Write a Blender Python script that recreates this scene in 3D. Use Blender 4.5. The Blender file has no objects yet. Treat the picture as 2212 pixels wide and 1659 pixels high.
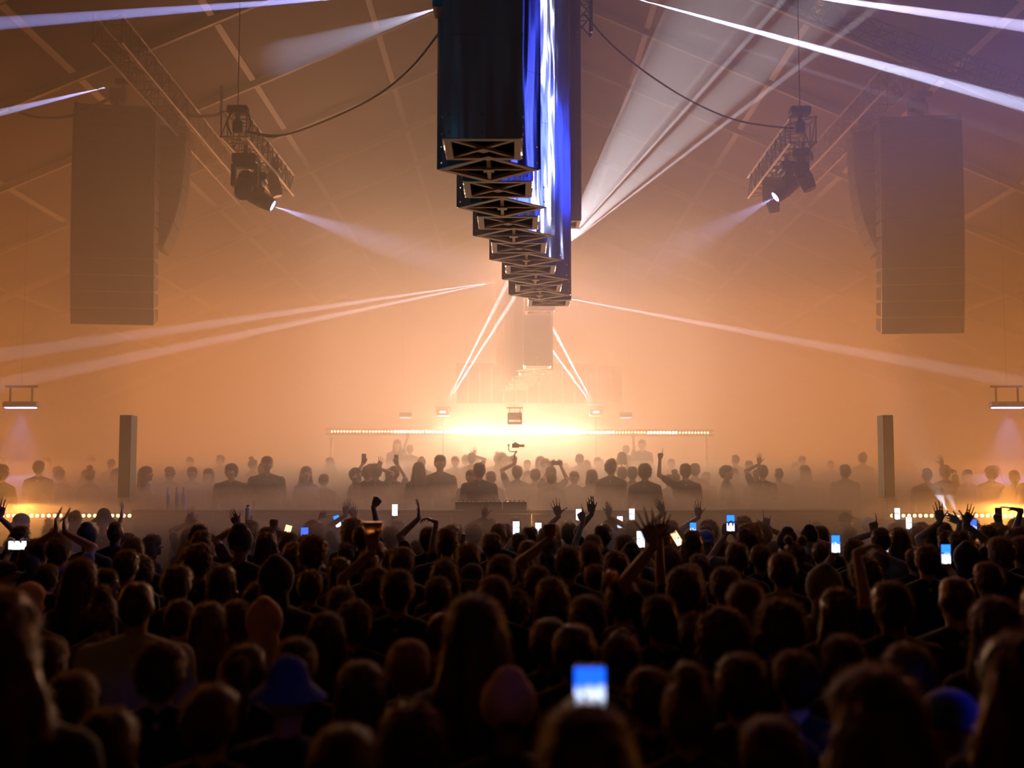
import bpy, bmesh, math, random
from mathutils import Vector, Matrix, noise
C = bpy.context.scene
COL = C.collection
R = math.radians
random.seed(7)

# ---------------------------------------------------------------- camera, world, exposure
F = 2600.0                                  # focal length in pixels of the 2212 x 1659 frame
TH = math.atan(216.5 / F)
CAMZ = 2.2
PZ = .75                                    # stage deck height
cam = bpy.data.cameras.new('camera')
cam_ob = bpy.data.objects.new('camera', cam)
COL.objects.link(cam_ob)
cam.sensor_width = 36
cam.lens = F / 2212 * 36
cam_ob.location = (0, 0, CAMZ)
cam_ob.rotation_euler = (math.pi / 2 + TH, 0, 0)
cam.dof.use_dof = True
cam.dof.focus_distance = 17.0
cam.dof.aperture_fstop = 1.5
cam.clip_end = 200
C.camera = cam_ob

C.view_settings.view_transform = 'Standard'
C.view_settings.look = 'None'
C.view_settings.exposure = 0.0
C.view_settings.gamma = 1.0
C.cycles.max_bounces = 3
C.cycles.diffuse_bounces = 1
C.cycles.glossy_bounces = 2
C.cycles.volume_bounces = 0
C.cycles.transparent_max_bounces = 6
C.cycles.use_denoising = True
C.cycles.use_light_tree = False
C.cycles.sample_clamp_indirect = 4.0

w = bpy.data.worlds.new('night')
C.world = w
w.use_nodes = True
w.node_tree.nodes['Background'].inputs[0].default_value = (0.006, 0.003, 0.002, 1)
w.node_tree.nodes['Background'].inputs[1].default_value = 0.5


def at(px, py, Y):
    """the point of the hall at depth Y on the line of sight of a photo pixel"""
    u = (px - 1106) / F
    v = (829.5 - py) / F
    dy = math.cos(TH) - v * math.sin(TH)
    dz = math.sin(TH) + v * math.cos(TH)
    t = Y / dy
    return Vector((u * t, Y, CAMZ + dz * t))


def proj(p):
    x, y, z = p[0], p[1], p[2] - CAMZ
    fw = y * math.cos(TH) + z * math.sin(TH)
    up = -y * math.sin(TH) + z * math.cos(TH)
    return 1106 + F * x / fw, 829.5 - F * up / fw


# ---------------------------------------------------------------- lights
def point_light(name, p, e, col, r=0.12):
    l = bpy.data.lights.new(name, 'POINT')
    l.energy = e
    l.color = col
    l.shadow_soft_size = r
    o = bpy.data.objects.new(name, l)
    COL.objects.link(o)
    o.location = p
    return o


def spot_light(name, p, q, e, ang, col=(.7, .75, 1), r=0.0, blend=.3):
    l = bpy.data.lights.new(name, 'SPOT')
    l.energy = e
    l.color = col
    l.spot_size = R(ang)
    l.spot_blend = blend
    l.shadow_soft_size = r
    o = bpy.data.objects.new(name, l)
    COL.objects.link(o)
    o.location = p
    o.rotation_euler = (Vector(q) - Vector(p)).to_track_quat('-Z', 'Y').to_euler()
    return o


def area_light(name, p, q, e, sx, sy, col, spread=180):
    l = bpy.data.lights.new(name, 'AREA')
    l.energy = e
    l.color = col
    l.shape = 'RECTANGLE'
    l.size = sx
    l.size_y = sy
    l.spread = R(spread)
    o = bpy.data.objects.new(name, l)
    COL.objects.link(o)
    o.location = p
    o.rotation_euler = (Vector(q) - Vector(p)).to_track_quat('-Z', 'Y').to_euler()
    return o


AMBER = (1.0, .29, .05)
PEACH = (1.0, .58, .38)
LASER = (.62, .72, 1.0)
# the amber wash rig behind the stage
for x, y, z, e, sx, sy, c, tx, ty in ((0, 37.5, 5.2, 3000, 24, 6, AMBER, 0, 16), (0, 36.8, 6.4, 1250, 12, 8, PEACH, 0, 16),
                                  (-15.5, 26, 3.4, 800, 3, 2.5, AMBER, -6, 24), (15.5, 26, 3.4, 800, 3, 2.5, AMBER, 6, 24)):
    area_light('stage_wash_light', (x, y, z), (tx, ty, z - 1.5), e, sx, sy, c, 165)
area_light('audience_back_light', (.1, 35.5, 3.80), (.1, 6, 1.9), 420, 4.4, .12, (1.0, .60, .34), 60)  # added along the lamp strip to rim the heads of the crowd
spot_light('deck_haze_fill', (.35, 24.0, 7.2), (0, 18.6, 1.0), 1500, 100, (1.0, .50, .28), .1, .9)  # added spot hidden behind the columns, brightens the low haze
area_light('booth_haze_fill', (0, 14.6, 9.3), (0, 15.2, 0), 10, 13, .8, (1.0, .48, .36), 60)  # added fill above the view, lightens the haze before the booth
for sx in (-1, 1):
    spot_light('crowd_rim_light', (sx * 4.2, 12.3, 7.9), (sx * 1.5, 6.2, 1.6), 100, 95, (1.0, .26, .04), .12, .8)  # lamps added above the view to put orange rims on the heads
spot_light('frame_up_fill', (.2, 17.1, 1.5), (.1, 13.5, 5.1), 560, 80, (1, .36, .08), .1, .9)  # added uplight hidden behind the booth, ambers the column bottom frames
# ---------------------------------------------------------------- materials
MATS = {}


def principled(name, col, rough=.6, metal=0.0, spec=.5, bump=0.0, bscale=8.0, sheen=0.0, emit=None, es=0.0, var=0.0):
    if name in MATS:
        return MATS[name]
    m = bpy.data.materials.new(name)
    m.use_nodes = True
    nt = m.node_tree
    b = nt.nodes['Principled BSDF']
    b.inputs['Base Color'].default_value = (*col, 1)
    b.inputs['Roughness'].default_value = rough
    b.inputs['Metallic'].default_value = metal
    b.inputs['Specular IOR Level'].default_value = spec
    if sheen:
        b.inputs['Sheen Weight'].default_value = sheen
        b.inputs['Sheen Roughness'].default_value = .35
        if name.startswith('hair'):  # orange of the rim light put into sheen and highlight tints
            b.inputs['Sheen Tint'].default_value = (1, .38, .12, 1)
            b.inputs['Sheen Roughness'].default_value = .2
            b.inputs['Specular Tint'].default_value = (1, .75, .5, 1)
    if emit:
        b.inputs['Emission Color'].default_value = (*emit, 1)
        b.inputs['Emission Strength'].default_value = es
    if bump or var:
        tc = nt.nodes.new('ShaderNodeTexCoord')
        n = nt.nodes.new('ShaderNodeTexNoise')
        n.inputs['Scale'].default_value = bscale
        n.inputs['Detail'].default_value = 3
        nt.links.new(tc.outputs['Object'], n.inputs['Vector'])
        if bump:
            bp = nt.nodes.new('ShaderNodeBump')
            bp.inputs['Strength'].default_value = bump
            nt.links.new(n.outputs['Fac'], bp.inputs['Height'])
            nt.links.new(bp.outputs['Normal'], b.inputs['Normal'])
        if var:
            mx = nt.nodes.new('ShaderNodeMix')
            mx.data_type = 'RGBA'
            mx.inputs[6].default_value = (*[c * (1 - var) for c in col], 1)
            mx.inputs[7].default_value = (*[min(1, c * (1 + var)) for c in col], 1)
            nt.links.new(n.outputs['Fac'], mx.inputs[0])
            nt.links.new(mx.outputs[2], b.inputs['Base Color'])
    MATS[name] = m
    return m


def emissive(name, col, s):
    if name in MATS:
        return MATS[name]
    m = bpy.data.materials.new(name)
    m.use_nodes = True
    nt = m.node_tree
    nt.nodes.clear()
    o = nt.nodes.new('ShaderNodeOutputMaterial')
    e = nt.nodes.new('ShaderNodeEmission')
    e.inputs[0].default_value = (*col, 1)
    e.inputs[1].default_value = s
    nt.links.new(e.outputs[0], o.inputs['Surface'])
    MATS[name] = m
    return m


def screen_mat(name, top, low, s, rot=False):
    """a lit phone screen: bright lower half, coloured upper half, with noise of the pictured crowd"""
    m = bpy.data.materials.new(name)
    m.use_nodes = True
    nt = m.node_tree
    nt.nodes.clear()
    o = nt.nodes.new('ShaderNodeOutputMaterial')
    e = nt.nodes.new('ShaderNodeEmission')
    tc = nt.nodes.new('ShaderNodeTexCoord')
    sp = nt.nodes.new('ShaderNodeSeparateXYZ')
    ns = nt.nodes.new('ShaderNodeTexNoise')
    ns.inputs['Scale'].default_value = 3.2
    ad = nt.nodes.new('ShaderNodeMath')
    ad.operation = 'MULTIPLY_ADD'
    ad.inputs[1].default_value = .7
    cr = nt.nodes.new('ShaderNodeValToRGB')
    el = cr.color_ramp.elements
    el[0].position = .30
    el[0].color = (.015, .02, .03, 1)
    el[1].position = .95
    el[1].color = (*top, 1)
    a = el.new(.42)
    a.color = (*low, 1)
    a = el.new(.72)
    a.color = (*[(t + l) / 2 for t, l in zip(top, low)], 1)
    nt.links.new(tc.outputs['Generated'], sp.inputs[0])
    nt.links.new(tc.outputs['Generated'], ns.inputs['Vector'])
    nt.links.new(ns.outputs['Fac'], ad.inputs[0])
    nt.links.new(sp.outputs[0 if rot else 2], ad.inputs[2])
    nt.links.new(ad.outputs[0], cr.inputs[0])
    nt.links.new(cr.outputs[0], e.inputs[0])
    e.inputs[1].default_value = s
    nt.links.new(e.outputs[0], o.inputs['Surface'])
    return m


M_alu = principled('brushed_aluminium', (.20, .19, .18), .35, .6)
M_rail = principled('aluminium_keder_rail', (.34, .31, .28), .5, .0)
M_black = principled('black_powder_coat', (.02, .02, .022), .5)
M_cab = principled('speaker_cabinet_black', (.012, .011, .010), .7, bump=.15, bscale=60)
M_grille = principled('speaker_grille', (.02, .018, .016), .7, 0, bump=.5, bscale=220)
M_rubber = principled('cable_rubber', (.015, .013, .012), .6)
M_dark = principled('dark_scrim', (.03, .025, .02), .9)
M_stage = principled('stage_deck', (.05, .045, .04), .7, var=.3, bscale=3)
M_booth = principled('booth_front', (.055, .042, .036), .75, bump=.1, bscale=20)
M_floor = principled('hall_floor', (.045, .04, .036), .8, var=.4, bscale=1.2, bump=.1)
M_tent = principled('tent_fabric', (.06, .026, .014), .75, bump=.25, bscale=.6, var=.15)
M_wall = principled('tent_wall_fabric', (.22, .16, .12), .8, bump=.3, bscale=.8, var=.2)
M_screen = principled('unlit_led_wall', (.06, .05, .045), .5, bump=.1, bscale=40)

# ---------------------------------------------------------------- mesh helpers


def box(bm, c, s, rot=None, bev=0.0):
    r = bmesh.ops.create_cube(bm, size=1)
    vs = r['verts']
    if bev:
        for v in vs:
            v.co = Vector((v.co.x * s[0], v.co.y * s[1], v.co.z * s[2]))
        es = list({e for v in vs for e in v.link_edges})
        rr = bmesh.ops.bevel(bm, geom=es, offset=bev, segments=1, affect='EDGES', profile=.5)
        vs = list({v for f in rr['faces'] for v in f.verts} | {v for v in vs if v.is_valid})
        s = (1, 1, 1)
    for v in vs:
        p = Vector((v.co.x * s[0], v.co.y * s[1], v.co.z * s[2]))
        if rot:
            p = rot @ p
        v.co = p + Vector(c)
    return vs


def tube(bm, a, b, r, seg=8, r2=None):
    a, b = Vector(a), Vector(b)
    d = b - a
    if d.length < 1e-6:
        return
    q = d.to_track_quat('Z', 'Y').to_matrix().to_4x4()
    bmesh.ops.create_cone(bm, cap_ends=True, segments=seg, radius1=r, radius2=r if r2 is None else r2, depth=d.length,
                          matrix=Matrix.Translation((a + b) / 2) @ q)


def path(bm, pts, r, seg=6):
    for a, b in zip(pts, pts[1:]):
        tube(bm, a, b, r, seg)


def ball(bm, c, r, sub=2, rot=None):
    if not hasattr(r, '__len__'):
        r = (r, r, r)
    res = bmesh.ops.create_icosphere(bm, subdivisions=sub, radius=1)
    for v in res['verts']:
        p = Vector((v.co.x * r[0], v.co.y * r[1], v.co.z * r[2]))
        if rot:
            p = rot @ p
        v.co = p + Vector(c)
    return res['verts']


_unit = {}


def unit_sphere(sub):
    if sub not in _unit:
        b = bmesh.new()
        bmesh.ops.create_icosphere(b, subdivisions=sub, radius=1)
        _unit[sub] = [v.co.copy() for v in b.verts]
        b.free()
    return _unit[sub]


def hull(bm, balls, sub=2):
    """convex hull of a few balls (centre, radius)"""
    vs = []
    for c, r in balls:
        c = Vector(c)
        vs += [bm.verts.new(c + u * r) for u in unit_sphere(sub)]
    r = bmesh.ops.convex_hull(bm, input=vs, use_existing_faces=False)
    junk = {g for k in ('geom_interior', 'geom_unused') for g in r[k] if isinstance(g, bmesh.types.BMVert)}
    junk = [v for v in junk if v.is_valid]
    if junk:
        bmesh.ops.delete(bm, geom=junk, context='VERTS')


def capsule(bm, a, b, ra, rb, sub=2):
    hull(bm, [(a, ra), (b, rb)], sub)


def mesh_of(name, bm, mat=None, smooth=False):
    bmesh.ops.recalc_face_normals(bm, faces=bm.faces)
    me = bpy.data.meshes.new(name)
    bm.to_mesh(me)
    bm.free()
    if mat:
        me.materials.append(mat)
    if smooth:
        me.polygons.foreach_set('use_smooth', [True] * len(me.polygons))
    return me


def link(name, data, parent=None, loc=None, rotz=None):
    o = bpy.data.objects.new(name, data)
    COL.objects.link(o)
    if parent:
        o.parent = parent
    if loc is not None:
        o.location = loc
    if rotz is not None:
        o.rotation_euler = (0, 0, rotz)
    return o


def obj(name, bm, mat, parent=None, smooth=False):
    return link(name, mesh_of(name, bm, mat, smooth), parent)


def tag(o, label=None, cat=None, group=None, kind=None):
    if label:
        o['label'] = label
    if cat:
        o['category'] = cat
    if group:
        o['group'] = group
    if kind:
        o['kind'] = kind
    return o


def thing(name, label, cat, loc=(0, 0, 0), rot=(0, 0, 0), group=None):
    o = link(name, None)
    o.location = loc
    o.rotation_euler = rot
    return tag(o, label, cat, group)


def copy_tree(o, parent=None):
    c = o.copy()
    COL.objects.link(c)
    c.parent = parent
    for ch in o.children:
        copy_tree(ch, c)
    return c


B = bmesh.new

# ---------------------------------------------------------------- the hall (setting)
RIDGE, SLOPE = 14.8, .43
Y0, Y1, HX = -4.0, 60.0, 20.0


def roof_z(x):
    return RIDGE - SLOPE * abs(x)


bm = B(); box(bm, (0, 28, -.1), (2 * HX, 64, .2))
tag(obj('floor', bm, M_floor), 'dark trodden floor of the big festival tent', 'floor', kind='structure')
EZ = roof_z(HX)
for nm, x in (('wall_left', -HX), ('wall_right', HX)):
    bm = B(); box(bm, (x + math.copysign(.1, x), 28, EZ / 2), (.2, 64, EZ))
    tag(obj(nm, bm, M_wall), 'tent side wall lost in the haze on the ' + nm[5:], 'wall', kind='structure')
for nm, y in (('wall_back', Y1), ('wall_front', Y0)):
    bm = B()
    v = [bm.verts.new(p) for p in ((-HX, y, 0), (HX, y, 0), (HX, y, EZ), (0, y, RIDGE), (-HX, y, EZ))]
    f = bm.faces.new(v)
    r = bmesh.ops.extrude_face_region(bm, geom=[f])
    for g in r['geom']:
        if isinstance(g, bmesh.types.BMVert):
            g.co.y += .2 if y > 0 else -.2
    tag(obj(nm, bm, M_wall), 'gable wall of the tent behind the ' + ('stage' if y > 0 else 'audience'), 'wall', kind='structure')
bm = B()
N = 40
for s in (-1, 1):
    for k in range(2):
        pass
pts = [(-HX - .3, roof_z(HX) - .13), (0, RIDGE), (HX + .3, roof_z(HX) - .13)]
vs = []
for y in (Y0 - .2, Y1 + .2):
    vs.append([bm.verts.new((x, y, z)) for x, z in pts] + [bm.verts.new((x, y, z + .15)) for x, z in reversed(pts)])
n = 6
for i in range(n):
    bm.faces.new((vs[0][i], vs[0][(i + 1) % n], vs[1][(i + 1) % n], vs[1][i]))
bm.faces.new(vs[0]); bm.faces.new(vs[1])
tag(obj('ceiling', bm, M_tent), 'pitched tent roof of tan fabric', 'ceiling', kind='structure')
RAFT = [24.7 + 4.05 * i for i in range(-2, 9)]
for i, y in enumerate(RAFT):
    bm = B()
    for s in (-1, 1):
        a = Vector((0, y, RIDGE - .02)); b = Vector((s * HX, y, roof_z(HX) - .02))
        d = (b - a).normalized(); nrm = Vector((s * SLOPE, 0, 1)).normalized()
        for off, hh, ww in ((.16, .03, .10), (.02, .03, .10), (.09, .14, .04)):
            c = (a + b) / 2 - nrm * off
            rot = Matrix((d, Vector((0, 1, 0)), nrm)).transposed()
            box(bm, c, ((b - a).length, ww, hh), rot)
    o = tag(obj('trim_%d' % (i + 1), bm, M_rail), 'aluminium roof rafter of the tent, one of the slanted pale lines', 'rafter', 'roof rafters', 'structure')
k = len(RAFT)
for x in (-15.4, -12.3, -9.15, -6.3, -3.3, 0, 3.3, 6.3, 9.15, 12.3, 15.4):
    k += 1
    bm = B()
    ys = [RAFT[0] - 4.05] + RAFT
    nrm = Vector((math.copysign(SLOPE, x) if x else 0, 0, 1)).normalized()
    rot = Matrix((Vector((1, 0, -math.copysign(SLOPE, x) if x else 0)).normalized(), Vector((0, 1, 0)), nrm)).transposed()
    for a, b in zip(ys, ys[1:]):
        box(bm, Vector((x, (a + b) / 2, roof_z(x) - .1)), (.14, b - a - .5, .05), rot)
    tag(obj('trim_%d' % k, bm, M_rail), 'pale purlin bars running down the hall between the roof rafters', 'purlin', 'roof purlins', 'structure')

# ---------------------------------------------------------------- haze
m = bpy.data.materials.new('stage_haze')
m.cycles.volume_sampling = 'EQUIANGULAR'
m.use_nodes = True
nt = m.node_tree
nt.nodes.clear()
_o = nt.nodes.new('ShaderNodeOutputMaterial')
_s = nt.nodes.new('ShaderNodeVolumeScatter')
_s.inputs['Density'].default_value = .062
_s.inputs['Color'].default_value = (1, .97, .93, 1)
_s.inputs['Anisotropy'].default_value = .3
nt.links.new(_s.outputs[0], _o.inputs['Volume'])
bm = B()
v = []
for y in (12.6, 59.9):
    v.append([bm.verts.new(p) for p in ((-19.9, y, .02), (19.9, y, .02), (19.9, y, EZ - .3), (0, y, RIDGE - .3), (-19.9, y, EZ - .3))])
for i in range(5):
    bm.faces.new((v[0][i], v[0][(i + 1) % 5], v[1][(i + 1) % 5], v[1][i]))
bm.faces.new(v[0]); bm.faces.new(v[1])
tag(obj('haze', bm, m), 'amber theatrical haze filling the stage end up to the roof', 'haze', kind='stuff')
m = bpy.data.materials.new('low_haze')
m.cycles.volume_sampling = 'EQUIANGULAR'
m.use_nodes = True
nt = m.node_tree
nt.nodes.clear()
_o = nt.nodes.new('ShaderNodeOutputMaterial')
_s = nt.nodes.new('ShaderNodeVolumeScatter')
_s.inputs['Density'].default_value = .46
_s.inputs['Color'].default_value = (1, .93, .88, 1)
_s.inputs['Anisotropy'].default_value = .3
nt.links.new(_s.outputs[0], _o.inputs['Volume'])
bm = B()
v = []
for x in (-19.7, 19.7):
    v.append([bm.verts.new((x, y, z)) for y, z in ((13.8, .04), (27, .04), (27, 2.75), (13.8, 1.72))])
for i in range(4):
    bm.faces.new((v[0][i], v[0][(i + 1) % 4], v[1][(i + 1) % 4], v[1][i]))
bm.faces.new(v[0]); bm.faces.new(v[1])
tag(obj('low_haze', bm, m), 'denser bank of haze lying over the booth and the front of the stage', 'haze', kind='stuff')

# ---------------------------------------------------------------- trusses and rigging
def truss(name, p0, p1, w, label, group=None, bays=None, dim=.025):
    p0, p1 = Vector(p0), Vector(p1)
    d = (p1 - p0).normalized()
    side = d.cross(Vector((0, 0, 1))).normalized()
    up = side.cross(d).normalized()
    L = (p1 - p0).length
    t = thing(name, label, 'truss', p0, group=group)
    cs = []
    for a, b in ((-1, -1), (1, -1), (1, 1), (-1, 1)):
        off = side * a * w / 2 + up * b * w / 2
        cs.append(off)
        bm = B(); tube(bm, off, d * L + off, dim)
        obj('chord', bm, M_alu, t)
    n = bays or max(2, int(L / (w * 1.05)))
    bm = B()
    for i in range(n):
        for q in range(4):
            a, b = cs[q], cs[(q + 1) % 4]
            if (i + q) % 2:
                a, b = b, a
            tube(bm, d * (L * i / n) + a, d * (L * (i + 1) / n) + b, dim * .5, 5)
            tube(bm, d * (L * i / n) + cs[q], d * (L * i / n) + cs[(q + 1) % 4], dim * .5, 5)
    obj('bracing', bm, M_alu, t)
    return t


truss('lighting_truss', at(232, 60, 20.5) , Vector((-7.7, 44, 10.4)), .5,
      'long aluminium truss over the left speaker hang running towards the stage')
truss('lighting_truss', Vector((7.75, 23.5, 10.35)), Vector((7.7, 44, 10.3)), .5,
      'long aluminium truss over the right speaker hang running towards the stage')
truss('roof_truss', at(1640, -24, 21.5), at(2300, 226, 21.5), .3,
      'sloping aluminium truss following the roof in the top right corner')
truss('short_truss', at(505, 268, 19.6), at(612, 400, 24.4), .42,
      'short aluminium truss carrying moving lights, between left speaker hang and centre blades')
truss('short_truss', at(1735, 280, 19.6), at(1638, 405, 24.4), .42,
      'short aluminium truss carrying moving lights, between centre blades and right speaker hang')
truss('ridge_truss', at(1262, -30, 19.0), at(1262, 75, 19.0), .22,
      'short upright truss piece hanging just right of the centre blades at the roof')


def hoist(p, top, label):
    t = thing('chain_hoist', label, 'hoist', p)
    bm = B(); box(bm, (0, 0, 0), (.34, .2, .13), bev=.02); obj('motor_body', bm, M_black, t)
    bm = B(); tube(bm, (0, 0, .06), (0, 0, top - p[2]), .009, 5); obj('chain', bm, M_black, t)
    bm = B(); tube(bm, (0, 0, -.06), (0, 0, -.2), .04, 8); box(bm, (0, 0, -.28), (.16, .12, .2), bev=.02); obj('hook_block', bm, M_black, t)
    return t


p = at(514, 238, 19.5); hoist(p, roof_z(p.x) - .25, 'chain hoist above the near end of the left short truss')
p = at(1728, 240, 19.5); hoist(p, roof_z(p.x) - .25, 'chain hoist above the near end of the right short truss')
p = at(268, 178, 25.3); hoist(p, roof_z(p.x) - .25, 'chain hoist over the left speaker hang')
p = at(1995, 205, 25.3); hoist(p, roof_z(p.x) - .25, 'chain hoist over the right speaker hang')


def cable(pts, r, label, n=24):
    P = [Vector(p) for p in pts]
    # Catmull-Rom through the points
    out = []
    Q = [P[0]] + P + [P[-1]]
    for i in range(1, len(Q) - 2):
        for k in range(n // (len(P) - 1) + 1):
            t = k / (n // (len(P) - 1) + 1)
            a, b, c, d = Q[i - 1], Q[i], Q[i + 1], Q[i + 2]
            out.append(.5 * ((2 * b) + (c - a) * t + (2 * a - 5 * b + 4 * c - d) * t * t + (3 * b - a - 3 * c + d) * t ** 3))
    out.append(P[-1])
    bm = B(); path(bm, out, r)
    return tag(obj('cable', bm, M_rubber), label, 'cable')


cable([at(532, 283, 19.4), at(600, 293, 18.8), at(680, 270, 17.8), at(800, 215, 16), at(885, 150, 14.6), at(950, 70, 13.5)], .016,
      'long black cable loom sagging from the left short truss up to the centre blades')
cable([at(528, 284, 19.4), at(560, 292, 19.2), at(590, 296, 19.0), at(622, 288, 18.6)], .011,
      'thin black cable drooping under the sagging loom beside the left short truss')
cable([at(500, 290, 19.2), at(490, 270, 19.2), at(496, 250, 19.2), at(512, 232, 19.3), at(535, 245, 19.3), at(541, 270, 19.3), at(530, 290, 19.3)], .014,
      'black cable looped around the hoist of the left short truss')
cable([at(1262, 30, 18.8), at(1320, 95, 19), at(1400, 160, 19.3), at(1500, 222, 19.6), at(1600, 262, 19.7), at(1715, 278, 19.6)], .016,
      'long black cable sagging from the ridge down to the right short truss')
cable([at(20, 236, 24), at(70, 252, 24), at(115, 255, 24), at(160, 248, 24.5), at(235, 214, 25)], .035,
      'thick black cable sagging from the left edge to the left speaker hang')
cable([at(478, 185, 25), at(478, 232, 25), at(470, 248, 25), at(415, 250, 25), at(404, 236, 25), at(400, 214, 25)], .035,
      'thick square-bent cable loop behind the left short truss')


# ---------------------------------------------------------------- speaker hangs
def line_array(name, top, yaw, w, d, h, n, tilt_end, label, t0=0.0):
    t = thing(name, label, 'speaker hang', top, (0, 0, yaw))
    bm = B()                       # flying frame
    for x in (-w / 2 + .06, w / 2 - .06):
        box(bm, (x, d / 2, .07), (.08, d * 1.15, .12))
    box(bm, (0, .1, .09), (w, .08, .09)); box(bm, (0, d - .1, .09), (w, .08, .09))
    box(bm, (0, d / 2, .2), (.14, d, .16))
    box(bm, (0, d / 2, .42), (.34, .26, .3), bev=.02)
    obj('flying_frame', bm, M_black, t)
    p = Vector((0, 0, 0))
    for i in range(n):
        a = t0 + (tilt_end - t0) * (i / (n - 1)) ** 1.6
        rot = Matrix.Rotation(a, 3, 'X')
        hh = h * .985
        bm = B()
        prof = [(0, 0), (d, -hh * .16), (d, -hh * .84), (0, -hh)]
        q = []
        for x in (-w / 2, w / 2):
            q.append([bm.verts.new(p + rot @ Vector((x, yy, zz))) for yy, zz in prof])
        for k in range(4):
            bm.faces.new((q[0][k], q[0][(k + 1) % 4], q[1][(k + 1) % 4], q[1][k]))
        bm.faces.new(q[0]); bm.faces.new(list(reversed(q[1])))
        c = obj('cabinet', bm, M_cab, t)
        bm = B()
        box(bm, p + rot @ Vector((0, -.012, -hh / 2)), (w * .93, .024, hh * .9), rot, bev=.006)
        obj('grille', bm, M_grille, c)
        if name == 'speaker_hang':
            for s in (-1, 1):
                bm = B()
                box(bm, p + rot @ Vector((s * (w / 2 + .008), .05, -hh / 2)), (.02, .045, hh * .98), rot)
                tube(bm, p + rot @ Vector((s * (w / 2 + .0), .05, -hh * .1)), p + rot @ Vector((s * (w / 2 + .035), .05, -hh * .1)), .012, 6)
                obj('rigging_rail', bm, M_alu, c)
        p = p + rot @ Vector((0, 0, -h))
    return t


def hang_at(name, x0, x1, ytop, ybot, Y, yaw, d, n, tilt, label, wreal=None):
    a = at((x0 + x1) / 2, ytop, Y); b = at((x0 + x1) / 2, ybot, Y)
    w = wreal or (x1 - x0) / F * Y
    H = a.z - b.z
    s = sum(math.cos(tilt * (i / (n - 1)) ** 1.6) for i in range(n))
    return line_array(name, a, yaw, w, d, H / s, n, tilt, label)


hang_at('speaker_hang', 161, 336, 238, 697, 25, R(8), .7, 13, R(11), 'tall black line array speaker hang at the left under the truss')
hang_at('speaker_hang', 1902, 2076, 262, 717, 25, R(-6), .7, 13, R(11), 'tall black line array speaker hang at the right under the truss')
hang_at('side_speaker_hang', 405, 405, 300, 545, 26.95, R(98), .66, 9, R(24), 'smaller curved speaker hang tucked just right of the left main hang', 1.1)
hang_at('side_speaker_hang', 1838, 1838, 300, 552, 26.95, R(-98), .66, 9, R(24), 'smaller curved speaker hang tucked just left of the right main hang', 1.1)


# ---------------------------------------------------------------- moving lights and laser units
def moving_light(p, target, label, s=1.0, lit=None, lens_r=.075):
    """hangs under a truss: base, yoke, head, lens"""
    t = thing('moving_light', label, 'stage light', p)
    d = (Vector(target) - Vector(p)).normalized()
    yaw = math.atan2(-d.x, d.y)
    Rz = Matrix.Rotation(yaw, 3, 'Z')
    bm = B(); box(bm, (0, 0, .0), (.36 * s, .28 * s, .14 * s), Rz, bev=.02 * s); tube(bm, (0, 0, .06 * s), (0, 0, .22 * s), .03 * s)
    obj('base', bm, M_black, t)
    bm = B()
    for k in (-1, 1):
        box(bm, Rz @ Vector((k * .17 * s, 0, -.24 * s)), (.06 * s, .14 * s, .34 * s), Rz, bev=.012 * s)
    box(bm, (0, 0, -.1 * s), (.4 * s, .15 * s, .06 * s), Rz, bev=.012 * s)
    obj('yoke', bm, M_black, t)
    c = Vector((0, 0, -.36 * s))
    bm = B()
    capsule(bm, c - d * .14 * s, c + d * .05 * s, .13 * s, .14 * s)
    tube(bm, c + d * .04 * s, c + d * .27 * s, .145 * s, 20, .115 * s)
    h = obj('head', bm, M_black, t, True)
    bm = B(); tube(bm, c + d * .262 * s, c + d * .275 * s, lens_r * s * 1.25, 20)
    obj('lens', bm, lit or principled('lens_glass', (.1, .1, .12), .1), h)
    return Vector(p) + c + d * .3 * s


blue_lens = emissive('blue_lens', (.35, .4, 1.0), 9)
src = moving_light(at(560, 385, 20.6), at(900, 560, 20.8), 'lit moving light under the left short truss throwing a pale blue beam', 1.0, blue_lens)
spot_light('moving_light_beam', src, at(860, 535, 20.8), 5200, 15, (.42, .5, 1.0), blend=.8)
moving_light(at(530, 345, 20.2), at(460, 600, 18), 'unlit moving light, highest of those under the left short truss', 1.15)
moving_light(at(592, 362, 22.5), at(640, 520, 22.5), 'unlit moving light, farthest along the left short truss', .9)
src = moving_light(at(1700, 362, 20.8), at(1560, 470, 20.8), 'lit moving light on the right short truss throwing a faint blue beam', 1.0, blue_lens)
spot_light('moving_light_beam', src, at(1480, 530, 20.8), 1500, 22, (.45, .5, 1.0), blend=.8)
moving_light(at(1735, 335, 20.2), at(1800, 470, 20), 'unlit moving light at the upper end of the right short truss', 1.0)
moving_light(at(1668, 395, 22.6), at(1690, 560, 23), 'unlit moving light at the lower end of the right short truss', .9)


def small_wash(px, py, Y, label, e, col=(.4, .42, 1.0)):
    p = at(px, py, Y)
    t = thing('wash_light', label, 'stage light', p)
    bm = B(); box(bm, (0, 0, .07), (.62, .2, .1), bev=.02); tube(bm, (-.2, 0, .1), (-.2, 0, .4), .02); tube(bm, (.2, 0, .1), (.2, 0, .4), .02); tube(bm, (-.3, 0, .4), (.3, 0, .4), .02); tube(bm, (0, 0, .4), (0, 0, roof_z(p.x) - .12 - p.z), .0015)
    obj('housing', bm, M_black, t)
    bm = B(); box(bm, (0, 0, .01), (.54, .14, .02)); obj('lens', bm, blue_lens, t)
    spot_light('wash_light_beam', p - Vector((0, 0, .05)), p - Vector((0, 0, 3)), e, 70, col, .05, .9)


small_wash(45, 882, 22, 'small blue downlight hanging at the far left edge', 260)
small_wash(2176, 882, 22, 'small blue downlight hanging at the far right edge', 420)


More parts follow.
